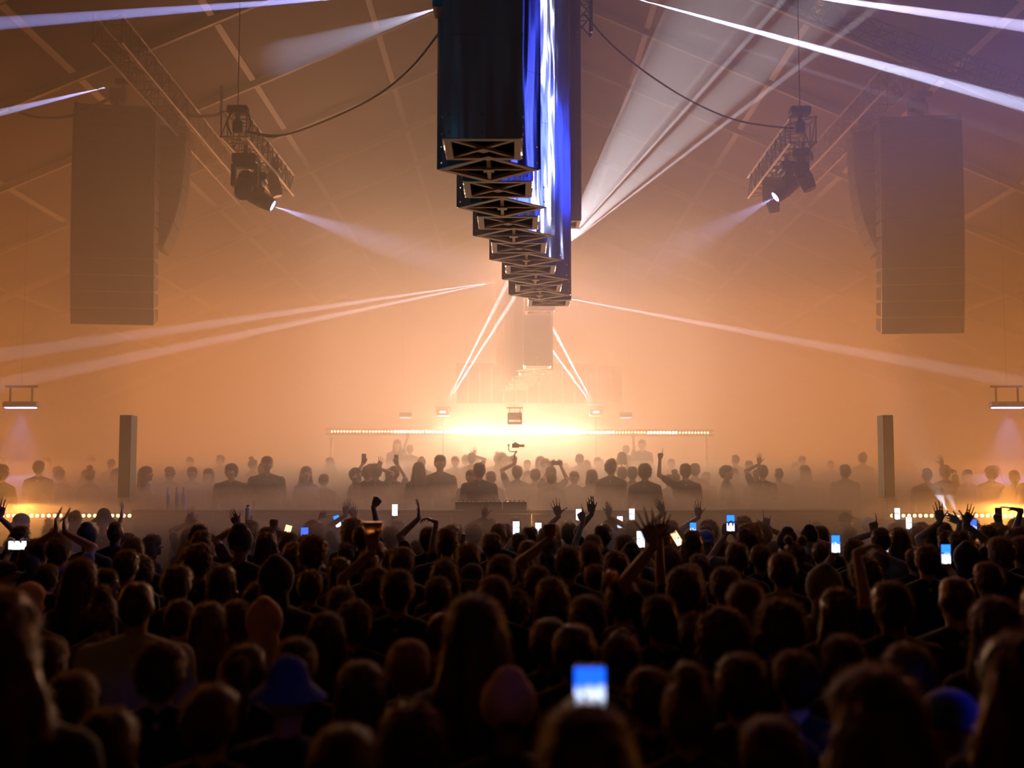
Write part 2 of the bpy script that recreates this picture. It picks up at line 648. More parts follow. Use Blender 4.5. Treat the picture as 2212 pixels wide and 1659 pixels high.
def laser_box(p, label, s=1.0):
    t = thing('laser_projector', label, 'laser', p)
    bm = B(); box(bm, (0, .22 * s, 0), (.34 * s, .4 * s, .2 * s), bev=.015); obj('housing', bm, M_black, t)
    bm = B(); box(bm, (0, .015 * s, 0), (.16 * s, .02, .05 * s)); obj('aperture', bm, emissive('laser_aperture', (.6, .75, 1), 6), t)
    bm = B(); box(bm, (0, .22 * s, .16 * s), (.42 * s, .05, .03)); box(bm, (-.2 * s, .22 * s, .08 * s), (.02, .05, .16 * s)); box(bm, (.2 * s, .22 * s, .08 * s), (.02, .05, .16 * s))
    obj('bracket', bm, M_black, t)
    bm = B(); zb = 1.45 - p.z if p.y > 30 else PZ - p.z; tube(bm, (0, .25 * s, zb), (0, .25 * s, -.1 * s), .014, 6); box(bm, (0, .25 * s, zb + .01), (.4, .4, .02))
    obj('stand', bm, M_black, t)


def beam(p, q, e, ang, col=LASER, blend=.25):
    return spot_light('laser_beam', p, q, e, ang, col, 0.0, blend)


# the two white shafts crossing up behind the far blades
a = at(956, 886, 33.5); laser_box(a + Vector((0, .02, -.05)), 'laser projector left of centre behind the stage, foot of a white shaft')
beam(a, at(1062, 678, 31.5), 5e5, 1.5, (.8, .88, 1.0)); beam(a, at(1081, 690, 31.5), 5e5, 1.5, (.8, .88, 1.0))
a = at(1288, 886, 33.5); laser_box(a + Vector((0, .02, -.05)), 'laser projector right of centre behind the stage, foot of a white shaft')
beam(a, at(1201, 722, 31.5), 5e5, 1.5, (.8, .88, 1.0)); beam(a, at(1185, 746, 31.5), 5e5, 1.5, (.8, .88, 1.0))
# long laser lines to the sides
s1 = at(1076, 608, 26); s2 = at(1200, 640, 27)
beam(s1, at(0, 767, 16), 1.3e5, .08, (.85, .76, 1.0)); beam(s1, at(0, 831, 16), 1.3e5, .08, (.85, .76, 1.0))
beam(s2, at(2212, 827, 16), 1.3e5, .08, (.85, .76, 1.0))
# top beams
beam(at(960, -22, 23), at(0, 50, 15), 6e5, .5, (.40, .42, 1.0))
beam(at(945, 18, 26), at(700, 95, 15), 4.0e4, 1.6, (.7, .7, 1.0))
beam(at(1340, -12, 23), at(2212, 226, 15), 1.25e6, .55, (.62, .64, 1.0))
beam(at(1560, -34, 23), at(2212, 56, 15), 9e5, .6, (.66, .60, 1.0))
beam(at(1400, 40, 24), at(1950, 218, 20), 5e4, .5, (.6, .62, .95))
beam(at(240, 186, 24.5), at(0, 243, 18), 1.2e5, .35, (.55, .55, 1.0))
# the translucent fan rising to the upper right from behind the centre blades
s5 = at(1205, 545, 25)
for q, e, an, bl in ((at(1560, 0, 21), 1.9e4, 15, .06), (at(1790, 0, 20.5), 4e4, 6.5, .06), (at(1450, 0, 21), 1.6e5, .3, .2), (at(1692, 0, 21), 4.5e5, .45, .3), (at(1640, 0, 21), 1.6e5, .6, .5), (at(1895, 14, 20), 3.4e5, .28, .2)):
    beam(s5, q, e, an, (.78, .74, .80), bl)
# two small white beams rising from the deck right of the booth
for px, py, e in ((2046, 1103, 700), (2068, 1108, 260)):
    a = at(px, py, 17.6)
    laser_box(a + Vector((0, .02, -.05)), 'small beam unit at the stage edge, ' + ('left' if px < 2050 else 'right') + ' of the two by the right blinders', .5)
    spot_light('floor_beam', a, at(px - 55, py - 110, 18.5), e, 22, (.7, .85, .9), blend=.9)


# ---------------------------------------------------------------- the hanging blades
def clad_mat():
    m = bpy.data.materials.new('wrinkled_mirror_foil')
    m.use_nodes = True
    nt = m.node_tree
    b = nt.nodes['Principled BSDF']
    b.inputs['Base Color'].default_value = (.30, .30, .36, 1)
    b.inputs['Metallic'].default_value = .92
    b.inputs['Roughness'].default_value = .16
    tc = nt.nodes.new('ShaderNodeTexCoord')
    mp = nt.nodes.new('ShaderNodeMapping')
    mp.inputs['Scale'].default_value = (2.2, 2.2, .35)
    n = nt.nodes.new('ShaderNodeTexNoise')
    n.inputs['Scale'].default_value = 1.3
    n.inputs['Detail'].default_value = 2
    bp = nt.nodes.new('ShaderNodeBump')
    bp.inputs['Strength'].default_value = .55
    bp.inputs['Distance'].default_value = .12
    ge = nt.nodes.new('ShaderNodeNewGeometry')
    nt.links.new(ge.outputs['Position'], mp.inputs[0])
    nt.links.new(mp.outputs[0], n.inputs['Vector'])
    nt.links.new(n.outputs['Fac'], bp.inputs['Height'])
    nt.links.new(bp.outputs['Normal'], b.inputs['Normal'])
    return m


M_foil = clad_mat()
M_frame = principled('raw_alloy_frame', (.72, .55, .38), .65, .0)
DZ = 2.9
BOT = CAMZ + DZ
TOPZ = 11.6
W = .68


def make_blade_meshes(h):
    out = {}
    bm = B()                                   # cladding: four upright sheets, open at the bottom
    t = .012
    for s in (-1, 1):
        box(bm, (0, s * (W / 2 - t / 2), h / 2), (W, t, h))
        box(bm, (s * (W / 2 - t / 2), 0, h / 2), (t, W - 2 * t, h))
    # seams of the stacked sheets
    for z in [x * 1.0 + .9 for x in range(int(h))]:
        for s in (-1, 1):
            box(bm, (0, s * W / 2, z), (W + .008, .006, .012)); box(bm, (s * W / 2, 0, z), (.006, W + .008, .012))
    nf = len(bm.faces)
    for s in (-1, 1):
        for u in (-.28, 0, .28):
            for z in (.05, .2):
                ball(bm, (u, s * W / 2, z), (.013, .008, .013), 1); ball(bm, (s * W / 2, u, z), (.008, .013, .013), 1)
    bm.faces.ensure_lookup_table()
    for f in bm.faces[nf:]:
        f.material_index = 1
    out['cladding'] = mesh_of('cladding', bm, M_foil)
    out['cladding'].materials.append(principled('chrome_rivet', (.8, .8, .85), .15, 1.0))
    bm = B()                                   # bottom frame with its cross bracing
    e = W / 2 - .012
    bw = .058
    for s in (-1, 1):
        box(bm, (0, s * (e - bw / 2), .010), (2 * e, bw, .035)); box(bm, (s * (e - bw / 2), 0, .010), (bw, 2 * e - 2 * bw, .035))
    L = 2 * (e - bw) * math.sqrt(2)
    for a, ww in ((45, .035), (-45, .035)):
        box(bm, (0, 0, .009), (L, ww, .025), Matrix.Rotation(R(a), 3, 'Z'))
    out['bottom_frame'] = mesh_of('bottom_frame', bm, M_frame)
    bm = B()
    box(bm, (0, 0, -.008), (.1, .1, .02), Matrix.Rotation(R(45), 3, 'Z'))
    out['cross_plate'] = mesh_of('cross_plate', bm, M_frame)
    bm = B()
    for s in (-1, 1):
        for u in (-1, 1):
            box(bm, (s * .24, u * .24, h / 2 + .05), (.03, .03, h - .1))
    out['mast'] = mesh_of('mast', bm, M_alu)
    return out


BM_FULL = make_blade_meshes(TOPZ - BOT)


def blade(cx, Y, rot, label, group, bot=BOT, ms=None):
    ms = ms or BM_FULL
    t = thing('mirror_column', label, 'hanging column', (cx, Y, bot), (0, 0, rot), group)
    for nm in ('cladding', 'bottom_frame', 'mast'):
        link(nm, ms[nm], t)
    link('cross_plate', ms['cross_plate'], t)
    bm = B(); tube(bm, (0, 0, TOPZ - bot - .3), (0, 0, roof_z(cx) - .18 - bot), .02, 6); tube(bm, (-.2, 0, TOPZ - bot - .02), (.2, 0, TOPZ - bot - .02), .03, 6)
    obj('suspension', bm, M_alu, t)
    return t


ords = ['nearest', 'second nearest', 'third nearest', 'fourth nearest', 'fifth nearest', 'sixth nearest', 'seventh nearest']
near_sq = [(1044, 322), (1076, 409), (1098, 481), (1121, 535), (1146, 582), (1163, 622), (1186, 654)]
near_di = [(1056, 366), (1085, 448), (1110, 509), (1137, 561), (1157, 603), (1166, 637)]
kf = F * DZ


def depth_of(py):
    # depth at which a point DZ above the eye shows at row py
    lo, hi = 5.0, 80.0
    for _ in range(50):
        mid = (lo + hi) / 2
        if proj((0, mid, CAMZ + DZ))[1] < py:
            lo = mid
        else:
            hi = mid
    return lo


for i, (px, py) in enumerate(near_sq):
    Y = depth_of(py)
    blade(at(px, py, Y).x, Y, 0, 'square-on mirror-foil hanging column, %s of the front run above the crowd' % ords[i], 'front run of hanging mirror columns')
for i, (px, py) in enumerate(near_di):
    Y = depth_of(py)
    blade(at(px, py, Y).x, Y, R(45), 'edge-on mirror-foil hanging column, %s of the front run above the crowd' % ords[i], 'front run of hanging mirror columns')
far_sq = [(1160, 793), (1148, 808), (1133, 820), (1125, 830), (1117, 838), (1109, 846)]
far_di = [(1154, 800.5), (1140, 814), (1129, 825), (1120, 834), (1112, 842), (1104, 850)]
for i, (px, py) in enumerate(far_sq):
    Y = depth_of(py)
    blade(at(px, py, Y).x, Y, 0, 'square-on mirror-foil hanging column, %s of the hazy rear run' % ords[i], 'rear run of hanging mirror columns')
for i, (px, py) in enumerate(far_di):
    Y = depth_of(py)
    blade(at(px, py, Y).x, Y, R(45), 'edge-on mirror-foil hanging column, %s of the hazy rear run' % ords[i], 'rear run of hanging mirror columns')
a = at(1212, 485, 20.9)
blade(a.x, 20.9, 0, 'higher-hung blue-lit mirror column at the right end of the front run', 'front run of hanging mirror columns', a.z, make_blade_meshes(TOPZ - a.z))
a = at(1165, 675, 27.2)
blade(a.x, 27.2, 0, 'higher-hung mirror column at the near end of the hazy rear run', 'rear run of hanging mirror columns', a.z, make_blade_meshes(TOPZ - a.z))
# cross arm above the nearest blade
bm = B(); box(bm, at(1010, 8, 10.15) + Vector((0, .2, .16)), (.62, .3, .32), bev=.01)
tag(obj('hanging_bracket', bm, M_black), 'black bracket box clamped on the nearest hanging column at the top of the frame', 'bracket')
# unseen blue, white and cyan lights added for the foil to mirror
area_light('blue_foil_fill', (9.5, 11.5, 9.5), (.2, 14, 8.5), 70, 1.2, 5.0, (.07, .10, 1.0), 50)
area_light('blue_foil_fill', (10.5, 17.0, 10.5), (.6, 16.6, 7.5), 95, 9.0, 4.0, (.03, .07, 1.0), 45)
area_light('white_foil_fill', (8.5, 13.4, 8.6), (.2, 14, 7.5), 42, .25, 5.0, (.75, .78, 1.0), 60)
area_light('cyan_foil_fill', (-6.5, 6.0, 7.0), (0, 11, 7), 26, .2, 3.0, (.1, .65, 1.0), 60)
area_light('cyan_streak_fill', (-1.25, -.2, 7.8), (-1.25, 10, 7.8), 1.0, .07, 4.0, (.06, .55, .9), 30)  # added behind the camera for the cyan streak on the nearest column

# ---------------------------------------------------------------- stage, booth, rear rig
PZ = .75
bm = B(); box(bm, (0, 26.5, PZ / 2), (26, 18.6, PZ), bev=.01)
tag(obj('stage_platform', bm, M_stage), 'low black stage deck behind the booth full of people', 'stage')
bm = B(); box(bm, (0, 32.75, 1.275), (9, 5.0, .35), bev=.01)
tag(obj('stage_riser', bm, M_stage), 'raised riser at the back of the stage under the bright light strip', 'riser')
t = thing('dj_booth', 'long dark booth front across the stage edge behind the crowd', 'booth', (0, 16.6, 0))
xl = at(290, 1100, 16.6).x; xr = at(1835, 1100, 16.6).x; zt = at(290, 1101, 16.6).z
bm = B()
n = 9
for i in range(n):
    a = xl + (xr - xl) * i / n; b = xl + (xr - xl) * (i + 1) / n
    box(bm, ((a + b) / 2, 0, (zt - .06) / 2), (b - a - .012, .06, zt - .06), bev=.006)
obj('front_panels', bm, M_booth, t)
bm = B(); box(bm, ((xl + xr) / 2, .33, zt - .03), (xr - xl + .04, .78, .05), bev=.008); obj('table_top', bm, M_stage, t)
for nm, px, w_, h_, lab in (('mixer', 1060, .32, .11, 'black mixer in the middle of the booth top'), ('media_player', 1010, .33, .11, 'black media player left of the mixer'),
                            ('media_player', 1112, .33, .11, 'black media player right of the mixer')):
    a = at(px, 1095, 16.9)
    t = thing(nm, lab, 'dj player', (a.x, 16.95, zt - .005))
    bm = B(); box(bm, (0, 0, h_ / 2), (w_, .38, h_), bev=.008); obj('body', bm, M_black, t)
    bm = B()
    for i in range(5):
        tube(bm, (-.12 + .06 * i, -.05, h_), (-.12 + .06 * i, -.05, h_ + .02), .012, 8)
    obj('knobs', bm, M_alu, t)
M_bottle = principled('clear_bottle', (.6, .62, .66), .1)
for px, lab in ((366, 'clear bottle on the booth top at the left, left one of three'), (385, 'clear bottle on the booth top at the left, middle of three'), (400, 'clear bottle on the booth top at the left, right one of three')):
    a = at(px, 1085, 16.9)
    bm = B(); tube(bm, (a.x, 16.8, zt - .005), (a.x, 16.8, zt + .2), .035, 12); tube(bm, (a.x, 16.8, zt + .2), (a.x, 16.8, zt + .25), .035, 12, .014); tube(bm, (a.x, 16.8, zt + .25), (a.x, 16.8, zt + .31), .014, 10)
    tag(obj('bottle', bm, M_bottle), lab, 'bottle', 'bottles on the booth')

M_lampw = emissive('blinder_lamp_white', (1.0, .80, .52), 30)
M_lampc = emissive('blinder_lamp_cool', (.95, .97, 1.0), 60)
M_lampd = emissive('blinder_lamp_dim', (1.0, .75, .45), 5)
M_lampo = emissive('blinder_lamp_orange', (1.0, .50, .22), 9)


def lamp_bar(x0, x1, n, Y, z, r, mat, label, group):
    t = thing('blinder_bar', label, 'light bar', ((x0 + x1) / 2, Y, z), group=group)
    L = x1 - x0
    bm = B(); box(bm, (0, .06, 0), (L, .1, r * 3), bev=.006); obj('housing', bm, M_black, t)
    for i in range(n):
        bm = B(); ball(bm, (-L / 2 + L * (i + .5) / n, 0, 0), (r, .02, r), 2)
        obj('lamp', bm, mat, t, True)
    return t


for sx, x0_, x1_, lab in ((-1, -12.5, xl - .06, 'dark waist-high wall under the left lamp bars'), (1, xr + .06, 12.5, 'dark waist-high wall under the right lamp bars')):
    bm = B()
    nseg = 6
    for i in range(nseg):
        aa = x0_ + (x1_ - x0_) * i / nseg; bb = x0_ + (x1_ - x0_) * (i + 1) / nseg
        box(bm, ((aa + bb) / 2, 16.78, .86), (bb - aa - .01, .08, 1.72), bev=.006)
    tag(obj('stage_barrier', bm, M_booth), lab, 'barrier')
LBL = 'front stage-edge blinder bars'
for x0, x1, n, mat, lab, e in ((-14, 137, 12, M_lampo, 'orange lamp bar on the stage edge, outer one at far left', 60), (174, 286, 9, M_lampo, 'orange lamp bar on the stage edge, inner one at left', 14),
                            (1921, 2043, 10, M_lampo, 'orange lamp bar on the stage edge, inner one at right', 14), (2103, 2226, 10, M_lampo, 'orange lamp bar on the stage edge, outer one at far right', 110)):
    a = at(x0, 1114, 16.7); b = at(x1, 1114, 16.7)
    lamp_bar(a.x, b.x, n, 16.7, a.z, .026, mat, lab, LBL)
    if e > 20:
        point_light('blinder_glow', ((a.x + b.x) / 2, 16.5, a.z + .15), e * 1.4, (1, .36, .07), .2)
nb = 12
for i in range(nb):
    x0 = 713 + (1533 - 713) * i / nb; x1 = 713 + (1533 - 713) * (i + 1) / nb
    Y = 35.6
    a = at(x0, 932 + 3 * i / nb, Y); b = at(x1, 932 + 3 * i / nb, Y)
    mat = M_lampc if 4 <= i <= 7 else (M_lampw if i in (2, 3, 8, 10) else M_lampd)
    lamp_bar(a.x + .01, b.x - .01, 10, Y, a.z, .042 if 4 <= i <= 7 else .034, mat,
             'lamp bar of the bright dotted strip behind the stage, number %d of twelve counted from the left' % (i + 1) if False else
             'lamp bar in the dotted light strip behind the stage, %s of twelve from the left' % ['first', 'second', 'third', 'fourth', 'fifth', 'sixth', 'seventh', 'eighth', 'ninth', 'tenth', 'eleventh', 'last'][i],
             'lamp bars behind the stage')
    if 4 <= i <= 7:
        pass
area_light('strip_glow', (.1, 35.4, 3.75), (.1, 20, 3.9), 60, 3.4, .12, (.95, .82, .66), 170)
truss('strip_truss', at(705, 932, 35.82), at(1541, 935, 35.82), .16, 'thin horizontal truss carrying the dotted strip behind the stage', bays=40, dim=.018)
# rear LED wall, its header and the small sign box
a = at(985, 790, 37); b = at(1345, 870, 37)
t = thing('led_wall', 'unlit screen panels hanging above the bright strip, barely visible in haze', 'screen', ((a.x + b.x) / 2, 37.2, b.z))
bm = B()
for i in range(14):
    ww = (b.x - a.x) / 14
    box(bm, (a.x - (a.x + b.x) / 2 + ww * (i + .5), 0, (a.z - b.z) / 2), (ww - .02, .08, a.z - b.z), bev=.006)
obj('panels', bm, M_screen, t)
bm = B(); box(bm, (0, .1, a.z - b.z + .05), (b.x - a.x, .15, .1)); obj('header_bar', bm, M_alu, t)
p = at(1112, 905, 28)
t = thing('hanging_monitor_box', 'small box with a pale slot hanging low over the stage centre', 'monitor', p)
bm = B()
for c, s in (((0, 0, .11), (.34, .16, .07)), ((0, 0, -.1), (.34, .16, .06)), ((-.15, 0, 0), (.04, .16, .2)), ((.15, 0, 0), (.04, .16, .2))):
    box(bm, c, s)
obj('body', bm, M_dark, t)
bm = B(); box(bm, (0, -.03, .02), (.27, .05, .09)); obj('slot_panel', bm, principled('pale_panel', (.6, .55, .48), .5), t)
bm = B(); box(bm, (0, 0, .26), (.38, .06, .03)); tube(bm, (0, 0, .14), (0, 0, roof_z(p.x) - .18 - p.z), .004); tube(bm, (-.12, 0, .14), (-.12, 0, .26), .01); tube(bm, (.12, 0, .14), (.12, 0, .26), .01); obj('hanger', bm, M_dark, t)
for px, lab in ((876, 'small hanging lamp frame left of the bright strip centre'), (1352, 'small hanging lamp frame right of the bright strip centre')):
    p = at(px, 905, 34)
    t = thing('hanging_lamp', lab, 'stage light', p)
    bm = B(); box(bm, (0, 0, .12), (.34, .2, .12), bev=.01); tube(bm, (-.1, 0, .18), (-.1, 0, 10.0), .0012); tube(bm, (.1, 0, .18), (.1, 0, 10.0), .0012); obj('housing', bm, M_dark, t)
    bm = B(); box(bm, (0, -.02, .03), (.3, .16, .04)); obj('lens', bm, emissive('violet_lens', (.8, .7, 1), 1.6), t)
for x0, x1, yt, lab in ((267, 292, 897, 'slim upright column speaker at the left of the stage'), (1902, 1924, 897, 'slim upright column speaker at the right of the stage')):
    a = at(x0, yt, 18.0); b = at(x1, yt, 18.0)
    t = thing('column_speaker', lab, 'speaker', ((a.x + b.x) / 2, 18.0, PZ))
    H = a.z - PZ; ww = b.x - a.x
    bm = B()
    for k in range(2):
        box(bm, ((-.01 if k else .012), 0, H * (.25 + .5 * k)), (ww, .3, H * .5 - .01), bev=.008)
    obj('cabinets', bm, M_cab, t)
    bm = B()
    for k in range(2):
        box(bm, ((-.01 if k else .012), -.155, H * (.25 + .5 * k)), (ww * .9, .015, H * .5 - .05))
    obj('grille', bm, M_grille, t)
for x, lab in ((-5.4, 'left'), (5.8, 'right')):
    bm = B(); tube(bm, (x, 36.0, 0), (x, 36.0, 3.62), .05, 10); box(bm, (x, 36.0, .02), (.7, .7, .04))
    tag(obj('truss_stand', bm, M_alu), lab + ' upright stand under the truss of the bright strip', 'stand')

spot_light('blue_hat_fill', (5.5, -3.0, 6.0), at(2047, 1545, 4.0), 420, 4.2, (.04, .10, 1.0), .05)  # spots added behind the camera to brighten the blue hats
spot_light('blue_hat_fill', (5.0, -3.0, 6.0), at(624, 1490, 4.4), 45, 6, (.04, .06, 1.0), .05)
spot_light('warm_hat_fill', (-4.0, -3.0, 6.0), at(66, 1290, 6.2), 160, 3, (1.0, .35, .2), .05)  # narrow spot added so that the pink cap glows warm

# ================================================================ people
SKIN = [principled('skin_light', (.52, .33, .24), .5), principled('skin_tan', (.36, .21, .14), .5), principled('skin_brown', (.17, .09, .06), .5)]


def cloth(name, col, sheen=.35):
    return principled('cloth_' + name, col, .85, bump=.25, bscale=14, sheen=sheen)


CLOTH = {'black': cloth('black', (.015, .014, .014)), 'charcoal': cloth('charcoal', (.05, .05, .055)), 'navy': cloth('navy', (.02, .028, .07)),
         'grey': cloth('grey', (.17, .17, .18)), 'white': cloth('white', (.6, .58, .56)), 'brown': cloth('brown', (.10, .055, .03)),
         'blue': cloth('blue', (.05, .10, .55)), 'red': cloth('red', (.30, .04, .03)), 'green': cloth('green', (.05, .08, .04)), 'pink': cloth('pink', (.75, .42, .38))}
HAIR = {'dark': principled('hair_dark', (.030, .014, .007), .36, metal=.1, spec=1.0, sheen=1.0), 'brown': principled('hair_brown', (.08, .036, .016), .38, metal=.1, spec=1.0, sheen=1.0),
        'fair': principled('hair_fair', (.28, .15, .07), .42, metal=.1, spec=.9, sheen=.8)}
M_denim = principled('dark_denim', (.03, .035, .05), .85, bump=.2, bscale=30)
M_eye = principled('eye_white', (.7, .7, .7), .2)


for _n in ('dark', 'brown', 'fair'):          # thin hair lets light through
    _m = HAIR[_n]
    _nt = _m.node_tree
    _out = [n for n in _nt.nodes if n.type == 'OUTPUT_MATERIAL'][0]
    _mx = _nt.nodes.new('ShaderNodeMixShader')
    _mx.inputs[0].default_value = .14
    _tr = _nt.nodes.new('ShaderNodeBsdfTranslucent')
    _tr.inputs[0].default_value = {'dark': (.42, .15, .04, 1), 'brown': (.55, .22, .07, 1), 'fair': (.8, .42, .18, 1)}[_n]
    _nt.links.new(_nt.nodes['Principled BSDF'].outputs[0], _mx.inputs[1])
    _nt.links.new(_tr.outputs[0], _mx.inputs[2])
    _nt.links.new(_mx.outputs[0], _out.inputs['Surface'])


def remeshed(name, bm, voxel, ratio=None, smooth=2):
    me = bpy.data.meshes.new('tmp')
    bm.to_mesh(me)
    bm.free()
    o = bpy.data.objects.new('tmp', me)
    COL.objects.link(o)
    m = o.modifiers.new('r', 'REMESH'); m.mode = 'VOXEL'; m.voxel_size = voxel; m.adaptivity = 0
    m = o.modifiers.new('s', 'SMOOTH'); m.iterations = smooth; m.factor = .5
    if ratio:
        m = o.modifiers.new('d', 'DECIMATE'); m.ratio = ratio
    dg = bpy.context.evaluated_depsgraph_get()
    out = bpy.data.meshes.new_from_object(o.evaluated_get(dg))
    out.name = name
    bpy.data.objects.remove(o)
    bpy.data.meshes.remove(me)
    out.polygons.foreach_set('use_smooth', [True] * len(out.polygons))
    return out


def head_geo(bm, tilt=None, fem=False):
    """skull, jaw, brow, nose, lips, chin, ears; eyes at half the head height"""
    T = tilt or (lambda p: Vector(p))

    def el(c, r):
        vs = ball(bm, c, r, 3 if max(r) > .05 else 2)
        for v in vs:
            v.co = T(v.co)
    el((0, -.012, 1.662), (.076, .094, .092))
    el((0, .012, 1.63), (.068, .082, .085))
    el((0, .028, 1.575), (.052, .062, .052))
    el((0, .072, 1.548), (.022, .022, .02))
    for s in (-1, 1):
        el((s * .028, .083, 1.668), (.026, .012, .009))
        el((s * .04, .062, 1.61), (.022, .02, .02))
        el((s * .076, -.005, 1.628), (.011, .02, .032))
    el((0, .094, 1.64), (.010, .016, .026)); el((0, .104, 1.618), (.016, .016, .013))
    el((0, .086, 1.582), (.024, .012, .006)); el((0, .083, 1.571), (.021, .013, .008))


def finger(bm, base, d, n, lens, curls, r):
    """d: finger direction, n: palm facing; curls in degrees bend d towards n"""
    p = Vector(base)
    ax = d.cross(n).normalized()
    cur = d.copy()
    rr = r
    for L, c in zip(lens, curls):
        cur = Matrix.Rotation(R(c), 3, ax) @ cur
        q = p + cur * L
        capsule(bm, p, q, rr, rr * .9, 1)
        p = q
        rr *= .9


HANDS = {  # curls per finger (index, middle, ring, pinky), splay degrees, thumb (out, curl)
    'open': (((5, 8, 6), (4, 8, 6), (6, 10, 8), (8, 12, 10)), 9, (48, 10)),
    'splay': (((0, 4, 2), (-4, 4, 4), (2, 8, 6), (4, 6, 6)), 17, (66, 4)),
    'flat': (((6, 10, 8), (10, 12, 8), (14, 14, 10), (18, 16, 12)), 3, (30, 12)),
    'bent': (((30, 35, 20), (36, 38, 20), (40, 40, 22), (44, 42, 22)), 6, (40, 24)),
    'fist': (((82, 95, 60), (84, 98, 60), (84, 98, 60), (84, 95, 60)), 0, (25, 62)),
    'point': (((2, 4, 2), (82, 96, 60), (84, 98, 60), (84, 95, 60)), 0, (25, 62)),
    'horns': (((2, 6, 4), (82, 96, 60), (84, 98, 60), (4, 6, 4)), 8, (62, 8)),
    'peace': (((-6, 4, 2), (-2, 4, 2), (84, 98, 60), (84, 95, 60)), 12, (25, 66)),
    'grip': (((38, 42, 30), (40, 44, 30), (44, 46, 30), (48, 48, 30)), 2, (14, 20)),
}


def hand_geo(bm, w_, d, n, side, pose, sc=1.0):
    """w_: wrist, d: finger direction, n: palm facing, side: towards the thumb"""
    cs, splay, th = HANDS[pose]
    d = d.normalized()
    n = (n - d * n.dot(d)).normalized()
    s = d.cross(n)
    if s.dot(side) < 0:
        s = -s
    s.normalize()
    hull(bm, [(w_, .024 * sc), (w_ + d * .085 * sc + s * .033 * sc, .0125 * sc), (w_ + d * .08 * sc - s * .033 * sc, .012 * sc),
              (w_ + d * .03 * sc + s * .03 * sc + n * .004, .016 * sc), (w_ + d * .03 * sc - s * .026 * sc + n * .004, .015 * sc)], 1)
    offs = (.033, .011, -.012, -.034)
    bases = (.090, .095, .090, .080)
    Ls = ((.043, .026, .021), (.047, .030, .022), (.043, .028, .021), (.034, .021, .018))
    rs = (.0088, .009, .0086, .0076)
    for i in range(4):
        a = R(splay) * (1.5 - i) / 1.5
        di = (d * math.cos(a) + s * math.sin(a)).normalized()
        finger(bm, w_ + d * bases[i] * sc + s * offs[i] * sc, di, n, [x * sc for x in Ls[i]], cs[i], rs[i] * sc)
    a = R(th[0])
    td = (d * math.cos(a) + s * math.sin(a)).normalized()
    b0 = w_ + d * .022 * sc + s * .024 * sc + n * .006
    capsule(bm, b0, b0 + td * .042 * sc, .0135 * sc, .011 * sc, 1)
    finger(bm, b0 + td * .042 * sc, (td + n * .25).normalized(), n, (.032 * sc, .026 * sc), (th[1] * .5, th[1]), .0102 * sc)


def ik(sh, wr, l1, l2, hint):
    v = wr - sh
    dist = min(v.length, (l1 + l2) * .995)
    u = v.normalized()
    wr = sh + u * dist
    a = (l1 * l1 - l2 * l2 + dist * dist) / (2 * dist)
    h = math.sqrt(max(0, l1 * l1 - a * a))
    hp = (hint - u * hint.dot(u)).normalized()
    return sh + u * a + hp * h, wr


BODY_CACHE = {}


